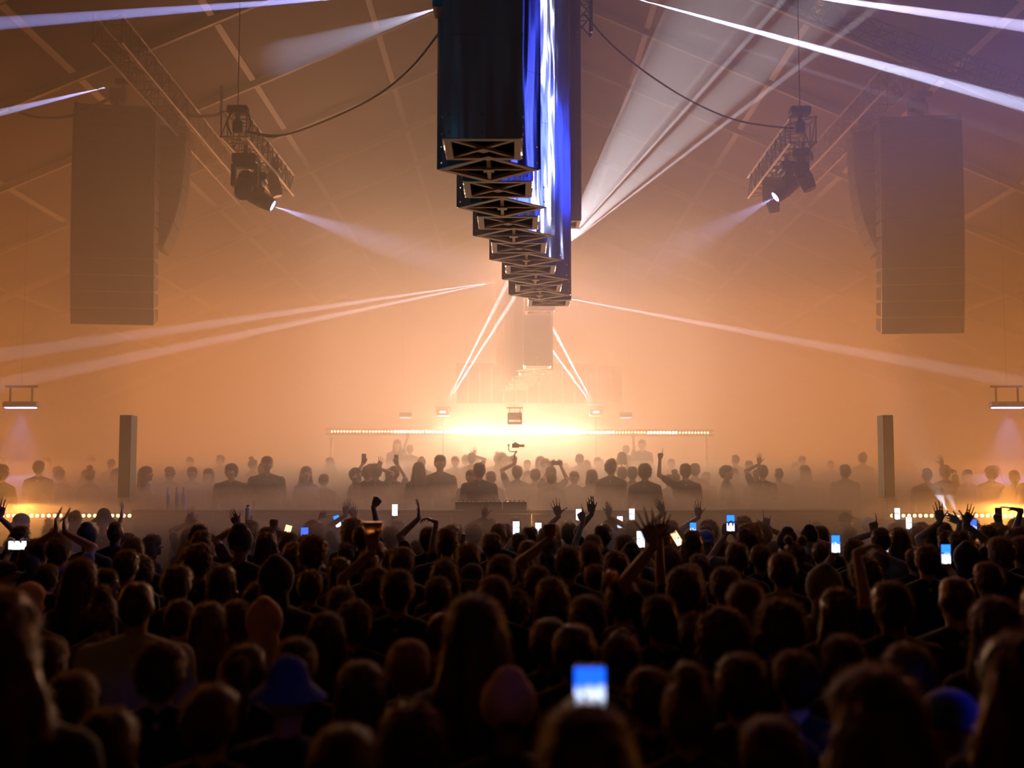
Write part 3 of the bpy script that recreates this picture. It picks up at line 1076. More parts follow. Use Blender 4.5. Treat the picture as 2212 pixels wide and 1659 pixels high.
def person_meshes(key, arms, build=1.0, sleeve='short', fem=False):
    """arms: {side: (wrist, hint, hand, finger direction or None, palm facing)}; the figure faces +Y, 1.75 m tall"""
    if key in BODY_CACHE:
        return BODY_CACHE[key]
    raised = bool(arms)
    bx = build
    SHW = (.165 if fem else .185) * bx
    bm = B()
    head_geo(bm)
    capsule(bm, (0, -.022, 1.43), (0, -.004, 1.56), .056 if not fem else .048, .052 if not fem else .046)
    tor = [((-.09 * bx, 0, 1.31), (.09 * bx, 0, 1.31), .112, .112), ((-.055 * bx, .005, 1.12), (.055 * bx, .005, 1.12), .105, .105),
           ((-.075 * bx, -.005, .96), (.075 * bx, -.005, .96), .118, .118), ((0, 0, 1.28), (0, 0, 1.0), .13 * bx, .125 * bx)]
    trap = [((-.03, -.02, 1.46), (-SHW + .03, -.01, 1.405), .045, .05), ((.03, -.02, 1.46), (SHW - .03, -.01, 1.405), .045, .05)]
    for a, b, ra, rb in tor + trap:
        capsule(bm, a, b, ra, rb)
    legs = []
    for s in (-1, 1):
        legs += [((s * .09, 0, .92), (s * .10, .012, .5), .086 * bx, .056), ((s * .10, .012, .5), (s * .105, -.02, .1), .054, .038)]
        capsule(bm, (s * .105, -.05, .045), (s * .115, .14, .03), .042, .03)
    for a, b, ra, rb in legs:
        capsule(bm, a, b, ra, rb)
    arm_caps = []
    for s in (-1, 1):
        sh = Vector((s * SHW, -.005, 1.395))
        if s in arms:
            wr, hint, hand, fd, pn = arms[s]
            wr = Vector(wr)
            if wr.z > 1.6:
                sh = sh + Vector((-s * .01, 0, .035))
            el_, wr = ik(sh, wr, .29, .255, Vector(hint))
        else:
            el_, wr = sh + Vector((s * .055, .0, -.285)), sh + Vector((s * .045, .09, -.52))
            hand, fd, pn = 'bent', None, Vector((-s, 0, 0))
        capsule(bm, sh, el_, .052 * bx, .038); capsule(bm, el_, wr, .039, .026)
        arm_caps.append((sh, el_, wr, s))
        d = Vector(fd) if fd is not None else (wr - el_)
        pn = Vector(pn)
        side = Vector((-s, 0, 0)) if abs(pn.x) < .7 else Vector((0, 1, 0))
        hand_geo(bm, wr + d.normalized() * .012, d.normalized(), pn, side, hand, 1.0)
    body = remeshed('person_body', bm, .0072 if raised else .011, .42 if raised else .5, 1)
    bm = B()
    for a, b, ra, rb in tor + trap:
        capsule(bm, a, b, ra + .017, rb + .017)
    for sh, el_, wr, s in arm_caps:
        f = .62 if sleeve == 'short' else 1.0
        capsule(bm, sh, sh.lerp(el_, f), .052 * bx + .018, .038 + (.022 if sleeve == 'short' else .016))
        if sleeve != 'short':
            capsule(bm, el_, el_.lerp(wr, .92), .05, .036)
    if sleeve == 'hood':
        capsule(bm, (-.06, -.06, 1.45), (.06, -.06, 1.45), .06, .06)
    sh_me = remeshed('shirt', bm, .014, .6, 2)
    bm = B()
    for a, b, ra, rb in legs:
        capsule(bm, a, b, ra + .014, rb + .018)
    capsule(bm, (-.07 * bx, -.005, .95), (.07 * bx, -.005, .95), .132, .132)
    tr_me = remeshed('trousers', bm, .016, .6, 2)
    BODY_CACHE[key] = (body, sh_me, tr_me, {s: (wr, el_) for sh, el_, wr, s in arm_caps})
    return BODY_CACHE[key]


def hair_mesh(style, seed=0):
    rnd = random.Random(seed * 17 + len(style))
    bm = B()
    E = lambda c, r: ball(bm, c, r, 3)
    if style in ('short', 'crop', 'quiff', 'curly', 'afro', 'long', 'wavy', 'bob', 'bun', 'ponytail', 'buns'):
        g = {'crop': .004, 'short': .012, 'quiff': .014, 'curly': .024, 'afro': .055, 'long': .016, 'wavy': .022, 'bob': .018, 'bun': .010, 'ponytail': .010, 'buns': .010}[style]
        E((0, -.034, 1.655), (.077 + g, .084 + g, .088 + g)); E((0, -.010, 1.692), (.072 + g, .084 + g, .062 + g)); E((0, .038, 1.715), (.055 + g * .6, .042, .034 + g * .6))
    if style in ('short', 'quiff', 'crop'):
        E((0, -.055, 1.60), (.060, .048, .052))
    if style == 'quiff':
        E((0, .055, 1.755), (.05, .035, .03))
    if style in ('long', 'wavy'):
        k = 1.0 if style == 'long' else 1.25
        for s in (-1, 1):
            capsule(bm, (s * .055, -.04, 1.66), (s * .085 * k, -.05, 1.44), .045, .05 * k); capsule(bm, (s * .085 * k, -.05, 1.44), (s * .075 * k, -.10, 1.24), .05 * k, .03)
        capsule(bm, (0, -.07, 1.64), (0, -.125, 1.22), .07, .05)
    if style == 'bob':
        for s in (-1, 1):
            capsule(bm, (s * .06, -.03, 1.66), (s * .075, -.015, 1.52), .04, .042)
        capsule(bm, (-.03, -.07, 1.62), (-.03, -.08, 1.52), .05, .055); capsule(bm, (.03, -.07, 1.62), (.03, -.08, 1.52), .05, .055)
    if style == 'bun':
        E((0, -.06, 1.79), (.048, .048, .042)); E((0, -.055, 1.60), (.055, .045, .045))
    if style == 'buns':
        for s in (-1, 1):
            E((s * .065, -.02, 1.785), (.036, .036, .034))
        E((0, -.055, 1.60), (.055, .045, .045))
    if style == 'ponytail':
        E((0, -.13, 1.70), (.03, .035, .03)); capsule(bm, (0, -.14, 1.70), (0, -.165, 1.56), .028, .034); capsule(bm, (0, -.165, 1.56), (0, -.15, 1.38), .034, .014); E((0, -.055, 1.60), (.055, .045, .045))
    if style == 'afro':
        E((0, -.02, 1.70), (.128, .125, .115))
    me = remeshed('hair', bm, .009, .7, 2)
    amp, fx, fz = {'crop': (.003, 60, 60), 'curly': (.016, 42, 42), 'afro': (.014, 50, 50), 'wavy': (.012, 40, 9), 'long': (.006, 60, 5)}.get(style, (.006, 55, 18))
    cen = Vector((0, -.02, 1.64))
    vs = me.vertices
    for v in vs:
        p = v.co
        nz = noise.noise(Vector((p.x * fx + seed * 7, p.y * fx, p.z * fz)))
        v.co = p + v.normal * nz * amp
    # flyaway strands: thin blades growing from the surface
    bm = B()
    bm.from_mesh(me)
    bm.faces.ensure_lookup_table()
    faces = [f for f in bm.faces if f.calc_center_median().z > 1.36 and not (f.normal.y > .3 and f.calc_center_median().z < 1.70)]
    L0 = {'crop': .012, 'afro': .03, 'curly': .032, 'short': .024, 'quiff': .028}.get(style, .030)
    nst = 2400 if style != 'crop' else 1100
    for _ in range(nst):
        f = rnd.choice(faces)
        c = f.calc_center_median()
        nrm = f.normal.copy()
        down = Vector((0, 0, -1)) + Vector((rnd.uniform(-1, 1), rnd.uniform(-1, 1), rnd.uniform(-.5, 1.0))) * .8
        t = (down - nrm * down.dot(nrm))
        if t.length < 1e-4:
            continue
        t.normalize()
        L = L0 * rnd.uniform(.5, 1.4)
        p1 = c + (nrm * .55 + t * .6) * L * .6
        p2 = p1 + (nrm * rnd.uniform(-.1, .5) + t) * L * .6
        s = nrm.cross(t) * .0013
        q = [bm.verts.new(x) for x in (c - s, c + s, p1 + s * .8, p1 - s * .8, p2)]
        bm.faces.new((q[0], q[1], q[2], q[3])); bm.faces.new((q[3], q[2], q[4]))
    me2 = bpy.data.meshes.new('hair')
    bm.to_mesh(me2)
    bm.free()
    me2.polygons.foreach_set('use_smooth', [True] * len(me2.polygons))
    bpy.data.meshes.remove(me)
    return me2


def hat_mesh(style):
    bm = B()
    if style == 'cap':
        ball(bm, (0, -.012, 1.69), (.090, .104, .082), 3)
        hull(bm, [((-.055, .07, 1.70), .007), ((.055, .07, 1.70), .007), ((-.04, .155, 1.688), .006), ((.04, .155, 1.688), .006), ((0, .17, 1.686), .006)], 1)
        ball(bm, (0, -.012, 1.772), (.01, .01, .006), 1)
    elif style == 'cap_back':
        ball(bm, (0, -.012, 1.69), (.090, .104, .082), 3)
        hull(bm, [((-.055, -.09, 1.665), .007), ((.055, -.09, 1.665), .007), ((-.04, -.165, 1.64), .006), ((.04, -.165, 1.64), .006)], 1)
    elif style == 'bucket':
        hull(bm, [((0, -.01, 1.69), .094), ((0, -.01, 1.735), .078)])
        bmesh.ops.create_cone(bm, cap_ends=True, segments=28, radius1=.155, radius2=.10, depth=.05, matrix=Matrix.Translation((0, -.01, 1.672)))
    elif style == 'beanie':
        ball(bm, (0, -.02, 1.685), (.093, .105, .088), 3); ball(bm, (0, -.03, 1.75), (.06, .065, .05), 2)
        hull(bm, [((0, -.005, 1.665), .098), ((0, -.005, 1.675), .097)])
    elif style == 'hood':
        ball(bm, (0, -.03, 1.66), (.105, .11, .125), 3); capsule(bm, (0, -.07, 1.62), (0, -.07, 1.45), .08, .10); ball(bm, (0, -.05, 1.77), (.04, .06, .03), 2)
    return remeshed('hat', bm, .008, .6, 2)


HAIRS, HATS = {}, {}


def get_hair(style, seed):
    k = (style, seed)
    if k not in HAIRS:
        HAIRS[k] = hair_mesh(style, seed)
    return HAIRS[k]


def get_hat(style):
    if style not in HATS:
        HATS[style] = hat_mesh(style)
    return HATS[style]


EYES = []
for _s in (-1, 1):
    _bm = B()
    ball(_bm, (_s * .031, .078, 1.642), (.0125, .0115, .0125), 2)
    EYES.append(mesh_of('eye', _bm, M_eye, True))


def child(name, me, mat, parent):
    o = link(name, me, parent)
    if not me.materials:
        me.materials.append(mat)
    o.material_slots[0].link = 'OBJECT'
    o.material_slots[0].material = mat
    return o


BUILD = [('slim', .92, True, 'short'), ('medium', 1.0, False, 'short'), ('broad', 1.12, False, 'long'), ('medium_long', 1.0, False, 'hood'), ('slim_long', .93, True, 'long')]
HATMAT = {'cap': 'grey', 'cap_back': 'black', 'bucket': 'charcoal', 'beanie': 'black', 'hood': 'grey'}


def person(x, y, z0, hgt, rot, hair, hcol, hat, hatcol, top, skin, arms=None, build=1, key=None, lean=0.0, eyes=False):
    nm, bx, fem, sl = BUILD[build]
    if arms:
        me = person_meshes(key or ('p', len(BODY_CACHE)), arms, bx, sl, fem)
    else:
        me = person_meshes(('idle', build), {}, bx, sl, fem)
    s = hgt / 1.75
    o = link('person', me[0])
    if not me[0].materials:
        me[0].materials.append(SKIN[skin])
    o.material_slots[0].link = 'OBJECT'
    o.material_slots[0].material = SKIN[skin]
    o.location = (x, y, z0)
    o.rotation_euler = (0, lean, rot)
    o.scale = (s, s, s)
    child('shirt', me[1], CLOTH[top], o)
    child('trousers', me[2], M_denim, o)
    if hair:
        child('hair', get_hair(hair, int(abs(x * 10)) % 2), HAIR[hcol], o)
    if hat:
        child({'cap': 'cap', 'cap_back': 'cap', 'bucket': 'bucket_hat', 'beanie': 'beanie', 'hood': 'hood'}[hat], get_hat(hat), CLOTH[hatcol or HATMAT[hat]], o)
    if eyes:
        child('eye', EYES[0], M_eye, o); child('eye', EYES[1], M_eye, o)
    o['category'] = 'person'
    return o


PEOPLE = []      # (object, x, y, description bits)
HW = .205        # head with hair, across


def spec(px, py, wpx, hair='short', hcol='dark', hat=None, hatcol=None, top='black', build=1, rot=0.0, skin=0, label=None, lean=0.0, z0=0.0, grow=1.0):
    """place a head: px column of the head centre, py row of its top, wpx its width in the photo"""
    d = HW * F / wpx
    # keep the stature human
    lo, hi = 1.56, 1.93
    for it in range(40):
        ztop = at(px, py, d).z - z0
        if ztop > hi:
            d *= 1.02 if py > 1046 else .98
        elif ztop < lo:
            d *= .98 if py > 1046 else 1.02
        else:
            break
    ztop = max(lo, min(hi, at(px, py, d).z - z0))
    return dict(px=px, py=py, d=d, h=ztop - .0, hair=hair, hcol=hcol, hat=hat, hatcol=hatcol, top=top, build=build, rot=rot, skin=skin, label=label, lean=lean, z0=z0)



# ---- heads read off the photo: px, top row, width, hair, colour, hat, top, build, turn (degrees)
HEADS = [
    # front rows
    (-8, 1292, 175, 'wavy', 'dark', None, 'black', 3, 10), (66, 1264, 78, None, 'dark', 'cap', 'black', 1, 8), (104, 1384, 92, 'short', 'dark', None, 'black', 1, 0),
    (222, 1290, 76, 'bun', 'dark', None, 'charcoal', 0, -20), (297, 1260, 92, 'crop', 'dark', None, 'white', 2, 0), (236, 1540, 112, 'short', 'dark', None, 'black', 1, 0),
    (458, 1488, 112, 'short', 'brown', None, 'black', 2, 5), (452, 1308, 74, 'long', 'brown', None, 'black', 0, 5), (512, 1303, 74, 'long', 'dark', None, 'grey', 4, -8),
    (566, 1262, 72, 'bob', 'dark', None, 'charcoal', 0, 25), (572, 1304, 84, None, 'dark', 'hood', 'pink', 3, 0), (624, 1448, 124, None, 'dark', 'bucket', 'black', 3, 10),
    (738, 1271, 68, 'short', 'brown', None, 'black', 1, 0), (766, 1308, 72, 'curly', 'dark', None, 'black', 1, 0), (705, 1330, 88, 'long', 'dark', None, 'black', 4, 0),
    (946, 1250, 68, 'short', 'dark', None, 'charcoal', 1, 0), (1067, 1249, 78, 'short', 'brown', None, 'black', 1, 0), (957, 1326, 58, 'crop', 'dark', None, 'black', 1, 10),
    (1024, 1298, 128, 'long', 'dark', None, 'black', 4, 0), (884, 1390, 88, 'short', 'fair', None, 'charcoal', 1, 0), (1097, 1467, 138, None, 'dark', 'beanie', 'black', 3, 0),
    (742, 1578, 165, 'short', 'dark', None, 'black', 2, 0), (890, 1538, 100, 'curly', 'dark', None, 'black', 1, 0), (1190, 1254, 78, 'long', 'dark', None, 'blue', 0, -15),
    (1268, 1292, 92, 'short', 'dark', None, 'charcoal', 1, 0), (1343, 1258, 84, 'buns', 'dark', None, 'black', 0, 0), (1424, 1292, 92, 'short', 'dark', None, 'black', 2, 0),
    (1610, 1262, 92, 'short', 'brown', None, 'black', 1, 12), (1240, 1357, 108, 'short', 'dark', None, 'black', 1, 0), (1342, 1378, 108, 'quiff', 'dark', None, 'black', 2, 0),
    (1487, 1478, 130, 'bun', 'brown', None, 'black', 0, 0), (1186, 1343, 64, 'short', 'dark', None, 'black', 1, 0),
    (1112, 1282, 72, 'curly', 'dark', None, 'grey', 1, 0), (1684, 1306, 104, 'curly', 'dark', None, 'black', 2, 0), (1776, 1232, 78, None, 'dark', 'hood', 'grey', 3, 0),
    (1922, 1262, 92, 'short', 'dark', None, 'black', 2, 0), (2062, 1249, 88, 'crop', 'brown', None, 'charcoal', 1, 0), (2146, 1300, 108, 'long', 'dark', None, 'black', 4, 0),
    (1820, 1378, 112, 'short', 'dark', None, 'black', 2, 0), (1885, 1464, 190, 'wavy', 'dark', None, 'black', 4, 0), (2048, 1500, 126, None, 'dark', 'cap_back', 'blue', 1, -20),
    (2202, 1388, 150, 'wavy', 'dark', None, 'black', 4, 0), (1716, 1412, 96, 'short', 'dark', None, 'black', 1, 0), (1560, 1340, 84, 'afro', 'dark', None, 'black', 1, 0),
    (1600, 1420, 110, 'short', 'dark', None, 'charcoal', 2, 0), (350, 1400, 96, 'curly', 'dark', None, 'black', 1, 0), (640, 1385, 92, 'short', 'dark', None, 'black', 1, 0),
    (160, 1460, 110, 'short', 'dark', None, 'black', 1, 0), (780, 1440, 110, 'bob', 'dark', None, 'black', 0, 0), (1960, 1400, 100, 'long', 'dark', None, 'charcoal', 0, 0),
    (390, 1300, 74, 'short', 'dark', None, 'black', 1, 0), (20, 1450, 120, 'short', 'dark', None, 'black', 1, 0), (530, 1400, 92, 'ponytail', 'dark', None, 'black', 0, 0),
    (1500, 1330, 80, 'short', 'dark', None, 'black', 1, 0), (1400, 1450, 104, 'short', 'dark', None, 'black', 1, 0), (1662, 1560, 150, 'short', 'dark', None, 'black', 2, 0),
    # middle of the crowd
    (250, 1128, 42, 'crop', 'brown', None, 'charcoal', 1, 0), (225, 1108, 36, None, 'dark', 'bucket', 'brown', 1, 0), (48, 1112, 36, None, 'dark', 'cap_back', 'grey', 1, 15), (60, 1097, 31, 'curly', 'brown', None, 'grey', 0, 0),
    (45, 1140, 44, 'short', 'dark', None, 'black', 1, 0), (122, 1150, 46, 'short', 'brown', None, 'black', 1, 0), (196, 1172, 42, 'short', 'brown', None, 'charcoal', 1, 0), (190, 1137, 46, None, 'dark', 'beanie', 'black', 1, 0),
    (288, 1165, 52, 'short', 'brown', None, 'black', 1, -15), (332, 1158, 40, 'bob', 'dark', None, 'black', 0, 60), (366, 1145, 30, 'short', 'dark', None, 'charcoal', 1, 0), (160, 1110, 36, 'quiff', 'dark', None, 'grey', 1, 0),
    (376, 1108, 31, 'crop', 'dark', None, 'grey', 1, 0), (318, 1122, 29, 'short', 'dark', None, 'charcoal', 1, 20), (436, 1150, 48, 'short', 'dark', None, 'charcoal', 1, 0), (520, 1142, 56, None, 'dark', 'beanie', 'charcoal', 1, 0),
    (490, 1158, 36, 'bun', 'brown', None, 'black', 0, 0), (530, 1162, 38, 'short', 'brown', None, 'black', 1, 0), (432, 1182, 60, 'curly', 'dark', None, 'black', 1, 0), (275, 1192, 60, 'short', 'dark', None, 'black', 1, 0),
    (175, 1212, 72, 'long', 'dark', None, 'black', 0, 0), (385, 1226, 72, 'short', 'dark', None, 'black', 1, 0), (105, 1222, 56, 'short', 'dark', None, 'charcoal', 1, 15), (14, 1216, 52, 'short', 'dark', None, 'grey', 1, 80),
    (228, 1232, 62, 'short', 'dark', None, 'black', 2, 75), (578, 1154, 46, 'long', 'dark', None, 'black', 0, 0), (636, 1178, 54, 'wavy', 'brown', None, 'black', 0, 0), (678, 1164, 58, 'curly', 'brown', None, 'black', 1, 0),
    (716, 1116, 34, 'short', 'dark', None, 'charcoal', 1, 0), (640, 1116, 31, 'short', 'dark', None, 'charcoal', 1, 0), (748, 1176, 44, 'short', 'dark', None, 'charcoal', 1, 0), (870, 1186, 58, 'short', 'brown', None, 'charcoal', 1, 0),
    (900, 1170, 38, 'short', 'brown', None, 'black', 1, -20), (966, 1144, 52, 'short', 'dark', None, 'black', 2, 0), (1011, 1178, 58, 'short', 'brown', None, 'black', 1, 0), (1023, 1137, 37, 'curly', 'dark', None, 'charcoal', 1, 0),
    (1062, 1155, 48, 'short', 'brown', None, 'black', 1, 0), (1083, 1204, 70, 'short', 'dark', None, 'black', 1, 0), (600, 1214, 76, None, 'dark', 'hood', 'charcoal', 3, 0), (733, 1208, 60, 'ponytail', 'dark', None, 'charcoal', 0, 0),
    (860, 1236, 82, 'short', 'dark', None, 'black', 2, 0), (1122, 1154, 42, 'short', 'brown', None, 'black', 1, 0), (1141, 1172, 48, 'bob', 'brown', None, 'black', 0, 0), (1132, 1200, 56, 'short', 'brown', None, 'charcoal', 1, 0),
    (1241, 1150, 36, None, 'dark', 'hood', 'grey', 1, 0), (1281, 1158, 44, 'short', 'brown', None, 'charcoal', 1, 0), (1308, 1129, 32, 'short', 'dark', None, 'black', 1, 0), (1275, 1174, 54, 'short', 'brown', None, 'black', 1, 0),
    (1320, 1148, 38, None, 'dark', 'hood', 'white', 0, 0), (1350, 1166, 46, 'crop', 'brown', None, 'charcoal', 1, 0), (1364, 1182, 56, None, 'dark', 'beanie', 'grey', 1, 0), (1358, 1120, 33, 'short', 'dark', None, 'charcoal', 1, 0),
    (1285, 1222, 56, 'short', 'brown', None, 'black', 1, 0), (1330, 1196, 58, 'long', 'dark', None, 'charcoal', 0, 0), (1480, 1144, 34, 'short', 'dark', None, 'charcoal', 1, 0), (1524, 1148, 40, None, 'dark', 'cap_back', 'blue', 1, 0),
    (1592, 1176, 56, 'short', 'dark', None, 'black', 1, 0), (1642, 1180, 52, 'short', 'dark', None, 'black', 2, 0), (1566, 1230, 76, 'short', 'dark', None, 'black', 1, 0), (1660, 1136, 34, None, 'dark', 'bucket', 'blue', 1, 0),
    (1700, 1148, 48, None, 'dark', 'beanie', 'charcoal', 1, 0), (1772, 1140, 42, 'short', 'dark', None, 'black', 1, 0), (1835, 1142, 36, 'short', 'dark', None, 'charcoal', 1, 0), (1828, 1110, 34, None, 'dark', 'cap', 'brown', 1, 70),
    (1878, 1119, 34, None, 'dark', 'cap', 'white', 1, 75), (1934, 1134, 37, 'bob', 'dark', None, 'black', 0, 0), (1982, 1142, 38, 'curly', 'dark', None, 'black', 1, 0), (2092, 1124, 40, 'curly', 'dark', None, 'charcoal', 1, 0),
    (1672, 1172, 40, 'short', 'brown', None, 'charcoal', 1, 0), (1716, 1173, 50, 'buns', 'brown', None, 'navy', 0, 0), (1774, 1174, 50, 'short', 'brown', None, 'black', 1, 0), (1690, 1198, 68, 'short', 'dark', None, 'black', 2, 0),
    (1900, 1190, 46, 'short', 'brown', None, 'black', 1, 0), (1974, 1188, 48, 'short', 'brown', None, 'black', 1, 0), (2158, 1164, 58, 'short', 'brown', None, 'black', 2, 0), (2204, 1162, 54, 'short', 'brown', None, 'black', 1, 0),
    (2010, 1152, 44, 'bun', 'dark', None, 'black', 0, 0), (1560, 1172, 44, 'long', 'dark', None, 'pink', 0, 0), (1445, 1186, 54, 'long', 'dark', None, 'charcoal', 0, 0), (2088, 1180, 58, None, 'dark', 'hood', 'navy', 3, 25),
    (795, 1196, 56, 'short', 'dark', None, 'black', 2, 0), (1866, 1210, 66, 'curly', 'dark', None, 'charcoal', 1, 0), (1160, 1226, 64, 'short', 'dark', None, 'black', 1, 0), (960, 1214, 64, 'long', 'dark', None, 'charcoal', 0, 0),
    (1490, 1222, 66, 'short', 'brown', None, 'black', 1, 0), (670, 1236, 66, 'short', 'dark', None, 'black', 1, 0), (300, 1212, 56, 'afro', 'dark', None, 'black', 1, 0), (2130, 1218, 66, 'short', 'dark', None, 'black', 1, 0),
    (1020, 1222, 62, None, 'dark', 'cap_back', 'black', 1, 0), (480, 1226, 64, 'bob', 'dark', None, 'black', 0, 0), (70, 1180, 50, 'wavy', 'brown', None, 'grey', 0, 0), (1840, 1172, 44, 'short', 'dark', None, 'black', 1, 0),
]
STAGE_HEADS = [
    (577, 988, 27, 'short', 'dark', None, 'black', 2, 170), (662, 1010, 26, 'long', 'dark', None, 'charcoal', 0, 150), (770, 1012, 26, 'short', 'dark', None, 'black', 1, 100), (802, 1004, 26, 'short', 'dark', None, 'charcoal', 1, 10),
    (845, 1015, 26, 'curly', 'dark', None, 'charcoal', 1, 0), (700, 1026, 26, 'short', 'dark', None, 'black', 1, 0), (911, 990, 21, None, 'dark', 'beanie', 'grey', 1, 0), (905, 1001, 27, 'long', 'dark', None, 'black', 0, 0),
    (951, 984, 23, 'short', 'dark', None, 'black', 1, 180), (983, 987, 20, 'short', 'dark', None, 'charcoal', 1, 180), (1035, 1002, 29, 'short', 'dark', None, 'navy', 2, 0), (1139, 995, 20, 'short', 'dark', None, 'grey', 1, 180),
    (1156, 1015, 25, 'short', 'dark', None, 'charcoal', 1, 0), (1178, 993, 21, 'curly', 'dark', None, 'black', 1, 180), (1191, 1022, 26, 'short', 'dark', None, 'charcoal', 1, 0), (1222, 1003, 22, 'short', 'dark', None, 'black', 1, 0),
    (1240, 1020, 25, 'short', 'dark', None, 'black', 1, 180), (1252, 982, 20, 'short', 'dark', None, 'grey', 1, 180), (1267, 996, 20, 'long', 'dark', None, 'black', 0, 0), (1278, 1017, 26, 'bob', 'dark', None, 'black', 0, 0),
    (1291, 989, 19, 'short', 'dark', None, 'grey', 1, 180), (1320, 995, 27, 'quiff', 'dark', None, 'black', 1, 20), (1343, 1011, 25, 'short', 'dark', None, 'black', 1, 0), (1366, 1010, 26, 'short', 'dark', None, 'charcoal', 1, 0),
    (1393, 1005, 29, 'curly', 'dark', None, 'black', 1, 0), (1450, 993, 19, 'short', 'dark', None, 'grey', 1, 180), (1501, 1003, 24, 'short', 'dark', None, 'charcoal', 1, 0), (1570, 1007, 26, 'short', 'dark', None, 'black', 1, 120),
    (1618, 997, 21, 'short', 'dark', None, 'charcoal', 1, 180), (1636, 1016, 26, 'short', 'dark', None, 'black', 1, 0), (366, 1010, 24, 'short', 'dark', None, 'charcoal', 1, 180), (415, 1010, 24, 'short', 'dark', None, 'grey', 1, 180),
    (450, 1014, 24, 'bob', 'dark', None, 'black', 0, 180), (500, 1005, 27, 'curly', 'dark', None, 'black', 2, 180), (317, 1010, 27, 'long', 'dark', None, 'black', 0, 90), (240, 993, 21, None, 'dark', 'cap', 'brown', 1, 180),
    (130, 1015, 24, 'short', 'dark', None, 'black', 1, 0), (85, 997, 25, 'short', 'dark', None, 'charcoal', 1, 0), (195, 1015, 25, 'bun', 'dark', None, 'black', 0, 0), (1970, 1006, 22, None, 'dark', 'cap', 'white', 1, 90),
    (2140, 1010, 25, 'curly', 'dark', None, 'black', 1, 0), (2090, 1016, 24, 'short', 'dark', None, 'black', 1, 180), (2190, 1018, 26, 'short', 'dark', None, 'charcoal', 1, 0), (1060, 1020, 26, 'short', 'dark', None, 'black', 1, 0),
]

SEC = [(-400, 150, 'by the left edge'), (150, 420, 'below left speaker hang'), (420, 660, 'below left short truss'), (660, 940, 'left of centre'), (940, 1250, 'below the columns'),
       (1250, 1560, 'right of centre'), (1560, 1860, 'below right short truss'), (1860, 2085, 'below right speaker hang'), (2085, 2700, 'by the right edge')]
PLACED = []      # dicts with x, d, and object kwargs


def add(sp):
    sp['x'] = at(sp['px'], sp['py'], sp['d']).x
    PLACED.append(sp)
    return sp


rnd = random.Random(31)
for (px, py, wd, hair, hc, hat, top, bd, rot) in HEADS:
    sp = spec(px, py, wd, hair, hc, hat, None, top, bd, R(rot) + rnd.uniform(-.15, .15), rnd.choice((0, 0, 1, 1, 2)))
    if hat in ('cap_back', 'cap', 'hood', 'beanie', 'bucket'):
        sp['hatcol'] = {66: 'pink', 48: 'grey', 2048: 'blue', 1524: 'blue', 1660: 'blue', 624: 'blue', 1097: 'pink', 1878: 'white', 1776: 'grey', 572: 'pink', 1320: 'white', 600: 'charcoal', 2088: 'navy'}.get(px, 'charcoal')
    sp['fixed'] = True
    sp['hp'] = True
    add(sp)
for (px, py, wd, hair, hc, hat, top, bd, rot) in STAGE_HEADS:
    z0 = PZ if wd >= 22.5 else 1.1
    sp = spec(px, py, wd, hair, hc, hat, {'white': 'white'}.get(top), top, bd, R(rot) + rnd.uniform(-.2, .2), rnd.choice((0, 1, 2)), z0=z0)
    sp['stage'] = True
    sp['d'] = max(sp['d'], 17.6) if wd >= 22.5 else max(sp['d'], 24.6)
    if wd >= 22.5:
        sp['d'] = min(sp['d'], 23.4)
    sp['hp'] = px == 577
    sp['h'] = max(1.58, min(1.92, at(px, py, sp['d']).z - z0))
    sp['fixed'] = True
    add(sp)

